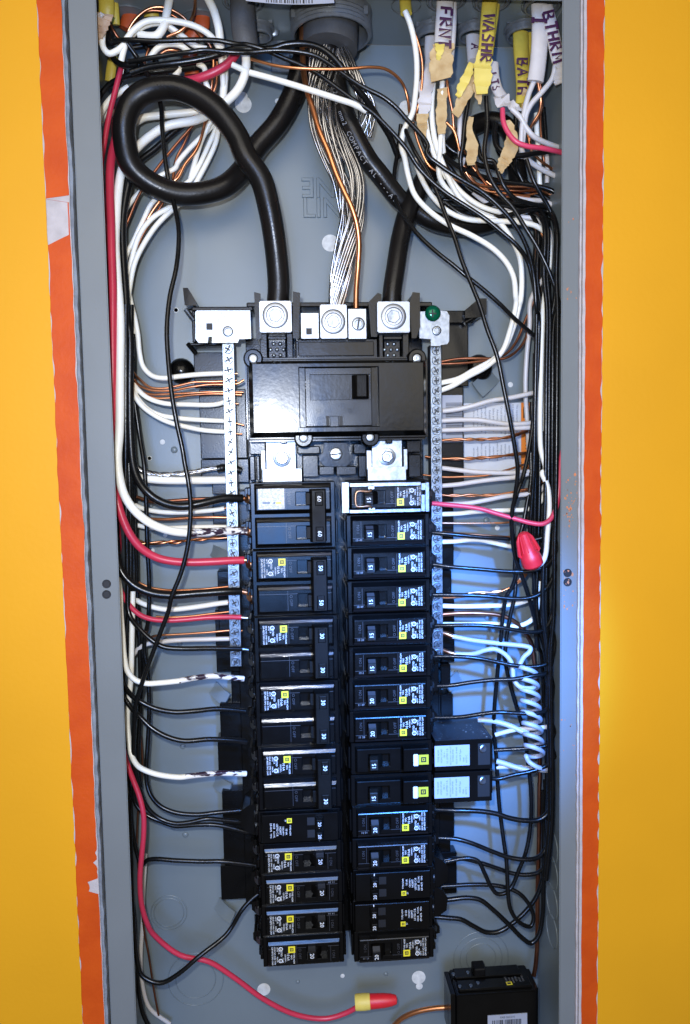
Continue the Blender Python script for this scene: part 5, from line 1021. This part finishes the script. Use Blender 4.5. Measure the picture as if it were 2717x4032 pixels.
def flat_cable(name, label, material, spec, wide, flat, cat='cable', ink=None, isz=9, cap=None):
    path = smooth_path(trace(spec), 6)
    o = solo(name, MB().tube(path, wide / 2, 14, flat), material, label, cat, 'sheathed cables along the top', smooth=60) if False else None
    mb = MB().tube(path, wide / 2, 16, flat, (1, 0, 0))
    o = solo(name, mb, material, label, cat, 'sheathed cables along the top', smooth=60)
    if ink:
        s, x, y, dpt = ink; reg_ = spec.split()[0]
        q = P(reg_, x, y, dpt)
        an = math.atan2(path[-1].x - path[0].x, path[0].z - path[-1].z)
        dx_ = (math.sin(an), -math.cos(an)); dy_ = (math.cos(an), math.sin(an))
        tag(part('marker_lettering', ink_strokes(MB(), s, q, q.y, isz * .72, dx_, dy_), 'marker_ink', o), kind='stuff')
    return o
# service sheath and second cable
wire('cable_sheath', 'grey sheath of the service cable inside the large connector', 44, 'T2 900,-60@52 900,150@52 895,300@51 890,440@50', GB, 'sheath_grey', n=24, cat='cable')
wire('cable_sheath', 'dark grey sheath of the second cable hanging at top left', 19, 'T2 120,-60@36 125,100@36 135,250@36 150,360@36 155,420@37', GB, 'sheath_grey', n=20, cat='cable')
flat_cable('sheathed_cable', 'white sheathed cable lettered in purple, left of the yellow ones', 'jacket_white', 'T3 455,-10@27 450,120@27 440,260@28 432,385@29', 13.5, .5, ink=('FRNT', 455, 262, 22.6), isz=12.5)
flat_cable('sheathed_cable', 'narrow white sheathed cable tight beside the lettered white one', 'jacket_white', 'T3 525,-10@32 525,150@32 515,350@33 500,520@35', 5.6, .8)
flat_cable('sheathed_cable', 'yellow sheathed cable with dark purple lettering, centre right', 'jacket_yellow', 'T3 850,-10@27 838,120@27 825,300@27 810,480@27', 12.0, .5, ink=('WASHR', 828, 350, 22.6), isz=12)
flat_cable('sheathed_cable', 'second narrow yellow cable tucked behind the lettered one', 'jacket_yellow', 'T3 905,0@34 890,140@34 870,260@35 850,420@36', 6.5, .8)
flat_cable('sheathed_cable', 'yellow sheathed cable lettered below the rear connector', 'jacket_yellow', 'T3 1120,290@62 1125,450@60 1140,620@57 1150,800@54 1142,930@52', 13.0, .5, ink=('BATH', 1136, 690, 50.5), isz=12)
flat_cable('sheathed_cable', 'second yellow cable under the rear connector', 'jacket_yellow', 'T3 1210,300@64 1205,480@63 1200,650@62', 8.0, .7)
flat_cable('sheathed_cable', 'broad white sheathed cable ending above the bare coppers', 'jacket_white', 'T3 1285,40@28 1290,200@28 1285,420@28 1268,600@30 1250,720@31', 13.0, .5, ink=('I', 1288, 210, 23), isz=14)
flat_cable('sheathed_cable', 'white cable with bold purple lettering beside the right flange', 'jacket_white', 'T3 1345,60@27 1375,180@26 1410,330@26 1440,480@26 1455,540@26', 11.0, .5, ink=('BTHRM', 1412, 335, 22.4), isz=12.5)
flat_cable('sheathed_cable', 'small white cable end with scribbled purple lettering', 'jacket_white', 'T3 875,560@44 885,680@42 915,790@40 960,860@38', 9.0, .6, ink=('LTS', 893, 730, 37.5), isz=8)
flat_cable('sheathed_cable', 'narrow yellow cable end at the first right-hand connector', 'jacket_yellow', 'T3 100,-10@30 105,50@28 112,120@26', 9.0, .7)
flat_cable('sheathed_cable', 'white cable behind, beneath the rear connector', 'jacket_white', 'T3 340,330@66 335,450@66 340,560@64 310,680@60', 12, .55)
flat_cable('sheathed_cable', 'white cable with dark scribble beneath the second rear connector', 'jacket_white', 'T3 700,320@66 705,420@64 715,540@60', 12, .55, ink=('A1', 722, 450, 60), isz=9)
flat_cable('sheathed_cable', 'yellow sheathed cable at the very top left corner', 'jacket_yellow', 'T1 265,-10@40 268,60@40 265,140@42', 12.0, .6)
flat_cable('sheathed_cable', 'slim yellow cable next to the corner one, top left', 'jacket_yellow', 'T1 335,-10@44 345,100@44 352,220@46', 6.0, .7)
flat_cable('sheathed_cable', 'yellow cable above the white arches, top left', 'jacket_yellow', 'T1 645,-20@52 655,70@52 665,150@54', 12.0, .6)
flat_cable('sheathed_cable', 'olive yellow cable running down behind the red wires', 'jacket_yellow', 'T1 330,500@74 310,600@74 295,720@76', 8.0, .6)
flat_cable('sheathed_cable', 'orange sheathed cable stub in the left rear connector', 'jacket_orange', 'T1 490,90@60 470,180@60 440,260@60', 13.0, .6)
flat_cable('sheathed_cable', 'orange sheathed cable stub by the white wires, top left', 'jacket_orange', 'T1 1110,130@60 1100,240@60 1020,300@62 1000,420@66 1010,560@70 1020,660@72', 12.5, .6)
# torn paper and tape
def torn(label, material, spec, widths, name='torn_paper', seed=1, cat='paper strip'):
    path = smooth_path(trace(spec), 4); r_ = random.Random(seed); n = len(path)
    ws = []
    for i in range(n):
        s = i / (n - 1) * (len(widths) - 1); k_ = min(int(s), len(widths) - 2); f_ = s - k_
        ws.append((widths[k_] * (1 - f_) + widths[k_ + 1] * f_) * r_.uniform(.86, 1.12))
    path = [p + Vector((r_.uniform(-.5, .5), r_.uniform(-.8, .8), 0)) for p in path]
    return solo(name, MB().ribbon(path, ws, .7), material, label, cat, 'torn cable paper and tape', smooth=30)
torn('tan tape sleeve below the purple-lettered white cable', 'kraft_paper', 'T3 440,385@24 425,480@23 420,580@23 418,700@24', [15, 17, 18, 17], 'tape_sleeve', 2)
torn('pale torn strip over the tan tape sleeve', 'tape_yellow', 'T3 410,380@22 405,450@21 395,525@22', [8, 6, 3], seed=3)
torn('tan paper tongue hanging between the white wires', 'kraft_paper', 'T3 430,780@34 425,900@33 422,1050@34 425,1178@35', [9, 8, 8, 6.5], seed=4)
torn('cream torn sheath spreading left of the tan sleeve', 'jacket_white', 'T3 330,600@38 290,750@36 275,900@35 255,1010@36', [7, 11, 10, 8], 'torn_sheath', 5)
torn('jagged kraft paper under the cream sheath', 'kraft_paper', 'T3 255,1000@36 250,1080@37 262,1150@38 270,1230@40', [9, 9, 6, 2], seed=6)
torn('bright yellow torn sheath below the yellow lettering', 'tape_yellow', 'T3 800,470@25 790,580@24 785,700@24 780,830@25', [12, 14, 15, 9], 'torn_sheath', 7)
torn('torn yellow point hanging from the bright sheath', 'kraft_paper', 'T3 750,700@27 745,790@27 755,920@29', [9, 8, 2], seed=8)
torn('slanting yellow torn strip, left of the bright sheath', 'tape_yellow', 'T3 695,555@30 650,660@29 600,770@29 565,850@30', [5, 7, 7, 4], 'torn_sheath', 9)
torn('slanting kraft paper strip beside the torn yellow strip', 'kraft_paper', 'T3 700,620@33 660,760@32 600,900@32 545,1015@33', [6, 10, 9, 6], seed=10)
torn('crumpled kraft paper hanging lowest in the middle', 'kraft_paper', 'T3 680,1030@44 670,1160@43 690,1280@42 690,1380@42 680,1455@43', [4, 5, 10, 9, 6], seed=11)
torn('large crumpled kraft paper under the pink wire', 'kraft_paper', 'T3 1000,1060@36 1040,1180@35 1040,1280@35 1000,1380@36 960,1450@38 940,1530@40', [5, 9, 11, 11, 9, 3], seed=12)
torn('white torn sheath tip pointing right above the pink wire', 'jacket_white', 'T3 930,850@36 980,900@34 1050,930@33 1130,965@34', [12, 13, 7, 1.5], 'torn_sheath', 13)
torn('white torn sheath below the bold purple lettering', 'jacket_white', 'T3 1460,520@24 1468,600@24 1455,690@25 1450,745@26', [5, 6, 7, 6], 'torn_sheath', 14)
torn('yellow paper flap beside the lettered bath cable', 'kraft_paper', 'T3 1165,790@50 1150,880@50 1140,960@50', [5, 4, 2], seed=15)
torn('crumpled brown paper at the top left corner', 'brown_paper', 'T1 250,120@20 225,190@19 215,260@19 195,330@20 180,375@22', [14, 13, 9, 7, 5], seed=16)
torn('small cream paper end above the brown paper', 'jacket_white', 'T1 240,120@18 205,140@18 170,160@20', [3, 4, 3], seed=17)
# white and copper tails below the right jackets
for lab, k_, sp, dia, m_ in (
    ('white wire falling from the cream sheath', Wt, 'T3 275,1000@40 290,1120@42 320,1260@44 370,1390@46 M3 470,230@48', 4.0, Wt),
    ('short white wire behind the tan tongue', Wt, 'T3 430,1160@40 432,1260@42 440,1350@46', 4.0, Wt),
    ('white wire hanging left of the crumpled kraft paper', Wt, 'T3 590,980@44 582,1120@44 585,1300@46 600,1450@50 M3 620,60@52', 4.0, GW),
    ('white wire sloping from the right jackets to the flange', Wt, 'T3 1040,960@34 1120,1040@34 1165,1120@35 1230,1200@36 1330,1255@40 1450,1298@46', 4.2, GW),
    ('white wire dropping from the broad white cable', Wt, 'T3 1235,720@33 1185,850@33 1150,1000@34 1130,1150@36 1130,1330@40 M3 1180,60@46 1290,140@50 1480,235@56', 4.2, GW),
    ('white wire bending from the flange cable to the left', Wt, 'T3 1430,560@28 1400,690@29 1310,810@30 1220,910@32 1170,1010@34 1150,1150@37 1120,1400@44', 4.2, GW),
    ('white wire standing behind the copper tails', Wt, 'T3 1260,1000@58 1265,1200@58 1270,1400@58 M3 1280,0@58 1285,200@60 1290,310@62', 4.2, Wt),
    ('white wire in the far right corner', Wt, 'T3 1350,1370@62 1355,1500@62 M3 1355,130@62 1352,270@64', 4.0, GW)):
    wire(k_, lab, dia, sp, GB, m_)
for lab, sp, dia, m_ in (
    ('copper tail beside the tan tongue', 'T3 470,710@34 490,850@34 520,1000@36 530,1120@38 560,1220@42 580,1330@46', 2.2, 'copper'),
    ('copper tail between the kraft strips', 'T3 465,1080@38 530,1150@38 565,1260@40 580,1330@42', 2.0, 'bright_copper'),
    ('copper tail under the broad white cable, left', 'T3 1270,710@33 1285,800@34 1300,900@36 1280,1000@40 1230,1080@44 1195,1150@48', 2.4, 'copper'),
    ('copper tail under the broad white cable, right', 'T3 1290,720@36 1305,850@38 1305,960@40 1260,1060@44 1210,1120@48 1200,1300@54', 2.4, 'dull_copper'),
    ('copper tail crossing toward the far right corner', 'T3 1180,1180@52 1200,1280@52 1220,1340@52 1300,1420@54 1400,1520@58 M3 1400,150@60 1470,230@62', 2.2, 'copper'),
    ('copper tail low under the kraft paper', 'T3 720,1440@46 735,1500@48 M3 745,180@52 830,290@56', 2.2, 'copper'),
    ('dark copper tail in the right corner', 'T3 1300,900@60 1295,1100@60 1310,1300@60 1330,1450@62', 2.2, 'dull_copper')):
    cu(lab, dia, sp, GB, m_)
wire(B, 'black wire behind the right jackets, left one', 4.0, 'T3 430,1250@56 520,1330@56 600,1370@56 760,1460@58 860,1470@60 M3 900,140@62', GB)
wire(B, 'black wire behind the right jackets, right one', 4.0, 'T3 1080,1000@54 1075,1150@54 1085,1400@56 M3 1090,150@60 1150,280@62', GB)
# ---- top left tangle
for lab, k_, sp, dia, m_ in (
    ('white wire hooking down from the top, upper left', Wt, 'T1 825,-20@34 800,110@32 778,220@31 715,312@31 640,322@33 560,308@36', 6.2, Wt),
    ('white wire arching wide over the top left tangle', Wt, 'T1 440,350@32 515,258@31 615,192@30 740,178@30 900,192@31 1050,232@33 1180,312@36 1260,430@42 1290,640@48 1300,800@54', 4.6, Wt),
    ('inner white arch of the top left tangle', Wt, 'T1 470,330@36 600,232@35 720,205@34 800,222@35 900,290@38 980,350@42', 4.2, Wt),
    ('white wire descending beside the second cable sheath', Wt, 'T1 1160,-20@36 1220,110@36 1255,240@37 1268,340@40 1275,480@46', 6.4, Wt),
    ('small white arch beneath the upper black wire', Wt, 'T1 645,520@40 720,425@38 820,388@37 920,402@38 1010,470@42', 4.6, Wt),
    ('white wire bent double below the brown paper', Wt, 'T1 245,230@24 232,330@23 240,420@22 290,472@22 365,445@22 425,402@23 412,470@24 398,535@26', 4.6, Wt),
    ('thin white wire under the red service lead', Wt, 'T1 1070,560@48 1130,600@48 1140,720@48 1170,790@50', 4.4, Wt),
    ('white wire falling behind the red service lead', Wt, 'T1 1300,500@52 1310,650@52 1300,800@54 1290,960@58', 6.0, Wt),
    ('short white stub pointing at the marked white wire', Wt, 'T1 1375,570@36 1450,605@36 1500,625@36', 4.4, Wt),
    ('white wire slanting under the orange stub', Wt, 'T1 920,600@54 890,640@54 860,690@56', 5.0, Wt),
    ('white wire passing diagonally under the arches', Wt, 'T1 780,210@42 850,270@42 930,330@44 1040,400@46 1150,430@48', 4.2, Wt)):
    wire(k_, lab, dia, sp, GB, m_)
for lab, sp, m_ in (
    ('copper wire arching highest in the top left tangle', 'T1 440,330@44 470,250@42 540,150@40 640,78@38 740,62@38 850,90@40 960,165@42 1010,240@44', 'copper'),
    ('second copper arch in the top left tangle', 'T1 430,350@46 500,210@43 600,110@41 720,95@41 830,125@43 950,200@46', 'dull_copper'),
    ('copper wire curling down from the top edge', 'T1 1050,-20@36 1042,90@35 1005,190@34 925,268@34 800,325@36', 'copper'),
    ('copper wire bundle strand above the red lead', 'T1 1030,240@48 1100,320@48 1180,400@50 1210,520@52 1200,700@54 1190,800@56', 'copper'),
    ('copper strand falling beside the white wires', 'T1 1240,480@54 1245,620@54 1235,740@55 1210,820@56', 'copper'),
    ('copper loop under the small white arch', 'T1 740,480@42 790,448@41 850,440@41 920,460@43', 'copper'),
    ('dark copper wire at the left of the tangle', 'T1 640,430@44 620,490@44 600,560@46', 'dull_copper'),
    ('copper curl by the brown paper', 'T1 290,200@30 340,290@30 380,340@32 450,350@36', 'dull_copper')):
    cu(lab, 2.3, sp, GB, m_)
for lab, sp, dia in (
    ('black wire curling out of the top left corner', 'T1 300,220@32 280,300@30 300,380@28 380,360@26 450,400@26', 4.0),
    ('black wire tangled under the red wires, top left', 'T1 310,480@40 350,540@36 430,575@32 540,560@30', 4.4),
    ('black wire dropping steeply at the far left top', 'T1 400,360@40 380,460@42 420,560@44 400,700@48 330,820@52', 4.0),
    ('black wire slanting behind the small white arch', 'T1 560,330@50 620,420@50 700,540@52 820,650@56', 4.0),
    ('black wire under the wide white arch, right part', 'T1 900,330@54 1000,380@52 1150,450@52 1300,560@54', 4.0),
    ('black wire behind the top left tangle', 'T1 500,420@56 700,400@56 900,430@58 1100,420@60 1300,400@62', 4.4),
    ('black wire running under the loop to the left edge', 'T1 470,660@48 600,640@50 800,620@52 1000,600@56 1200,560@60', 5.0)):
    wire(B, lab, dia, sp, GB)
# ---- left bottom strays
cu('thin brown copper straying down the bottom left corner', 1.8, 'F1 405,1300@74 420,1600@74 G1 345,480@76 335,800@76 345,960@76 380,1400@76 410,1640@78 H 185,130@80 200,230@82 215,312@84', GL, 'dull_copper')
wire(Wt, 'thin grey-white wire straying along the bottom left', 3.6, 'G1 415,880@70 412,1000@72 398,1200@74 390,1500@78 H 160,150@80 166,220@82 188,290@84 250,338@86', GL, GW)
cu('short stout copper wire at the bottom beside the lone breaker', 4.4, 'H 935,350@82 965,322@78 1005,303@74 1060,291@70 1150,285@64', GL, 'bright_copper')
# ================================================================== lone breaker, bottom right
t = thing('double_breaker', 'lone black double breaker in the bottom right corner', 'circuit breaker', P('Z8', 650, 1000, 92))
a = P('Z8', 235, 655, 32); b = P('Z8', 1165, 655, 32); zt_ = a.z
part('body', MB().box(a.x, b.x, 32, 66, zt_ - 45, zt_), 'black_plastic', t, bevel=.8, seg=2)
part('shoulder', MB().box(a.x - 4.5, a.x - .1, 36, 66, zt_ - 45, zt_ - 1.5), 'black_plastic', t, bevel=.6)
part('shoulder', MB().box(b.x + .1, b.x + 4, 40, 66, zt_ - 45, zt_ - 4), 'black_plastic', t, bevel=.6)
wx = b.x - a.x
part('raised_face', MB().box(a.x + 3, b.x - 3, 36, 48, zt_, zt_ + 2.2), 'black_plastic', t, bevel=.5)
part('raised_face', MB().box(a.x + 3, b.x - 8, 51, 64, zt_, zt_ + 2.2), 'black_plastic', t, bevel=.5)
part('handle', MB().frustum((a.x + wx * .28, a.x + wx * .44, zt_, zt_ + 9), 63, (a.x + wx * .29, a.x + wx * .43, zt_ + 1, zt_ + 8), 52), 'handle_plastic', t, bevel=.8)
for fx, fy in ((.06, 40), (.2, 40), (.3, 43), (.03, 56), (.22, 57)):
    part('screw', MB().lathe((a.x + wx * fx, fy, zt_ + 2), (0, 0, 1), [(1.6, 0), (1.5, 1), (.1, 1.2)], 10), 'galvanised', t, smooth=45)
ex = a.x + wx * .65
part('emblem', MB().box(ex, ex + 5, 38, 42, zt_ + 2.2, zt_ + 2.3), 'logo_yellow', t)
part('emblem_mark', MB().box(ex + 1.1, ex + 3.9, 39, 41, zt_ + 2.3, zt_ + 2.4), 'print_black', t)
mb = MB()
for i, s_ in enumerate(('TYPE HOM', '10 kA', '120/240V', 'LISTED', 'CU-AL', 'DP-4075')):
    vs_, fs_ = text_geo(s_, 0, 0); mb.add([(ex + 1.2 + i * 2.9 - b_ * 2.2, 45.5 - (9 if i < 3 else 6) * 0 + a_ * -2.0 - (.6 if i % 2 else 1.8), zt_ + 2.35) for a_, b_, c_ in vs_], fs_)
tag(part('label_print', mb, 'print_grey', t), kind='stuff')
a = P('Z8', 592, 885, 31.5); b = P('Z8', 1052, 1160, 31.5)
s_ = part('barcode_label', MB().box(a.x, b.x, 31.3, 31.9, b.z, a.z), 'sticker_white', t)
tag(part('barcode', barcode(MB(), a.x + 4, b.x - 4, 31.15, b.z, a.z - 4.5, False, 5, 30), 'print_black', s_), kind='stuff')
part('barcode_number', MB().text('FAB 062210', (a.x + b.x) / 2, a.z - 2.4, 31.2, 2.6), 'print_black', s_)
# barcode labels
t = thing('barcode_label', 'white barcode label on the black base right of the bar', 'label', P('C3', 350, 1410, 75))
a = P('C3', 225, 932, 74.6); b = P('C3', 448, 1412, 74.6)
part('paper', MB().box(a.x, b.x, 74.4, 74.9, b.z, a.z), 'sticker_white', t)
tag(part('barcode', barcode(MB(), a.x + 4, b.x, 74.25, b.z + 6, a.z - 6, True, 8, 60), 'print_black', t), kind='stuff')
t = thing('barcode_label', 'curled white barcode label at the top edge of the box', 'label', P('T2', 570, 40, 2))
path = [P('T2', x, -50, -1.2 - 5 * math.sin(max(0, min(1, (x - 150) / 820)) * 3.14)) for x in range(150, 980, 60)]
vs = []; fs = []
for p in path: vs += [(p.x, p.y, p.z + 14), (p.x, p.y, P('T2', 0, 4 + 22 * math.sin((p.x - path[0].x) / (path[-1].x - path[0].x) * 3.14), p.y).z), ]
n = len(path)
fs = [(2 * i, 2 * i + 2, 2 * i + 3, 2 * i + 1) for i in range(n - 1)]
part('paper', MB().add(vs, fs), 'sticker_white', t, smooth=60)
mb = MB(); r_ = random.Random(4); x = path[3].x
while x < path[-4].x:
    w_ = r_.choice((.5, .8, 1.3)); yy = min(p.y for p in path) - .3
    f_ = (x - path[0].x) / (path[-1].x - path[0].x); yy = -1.2 - 5 * math.sin(f_ * 3.14) - .35
    zb = P('T2', 0, -2 + 18 * math.sin(f_ * 3.14), yy).z
    mb.box(x, x + w_, yy, yy + .05, zb, zb + 12); x += w_ + r_.choice((.6, .9, 1.4))
tag(part('barcode', mb, 'print_black', t), kind='stuff')
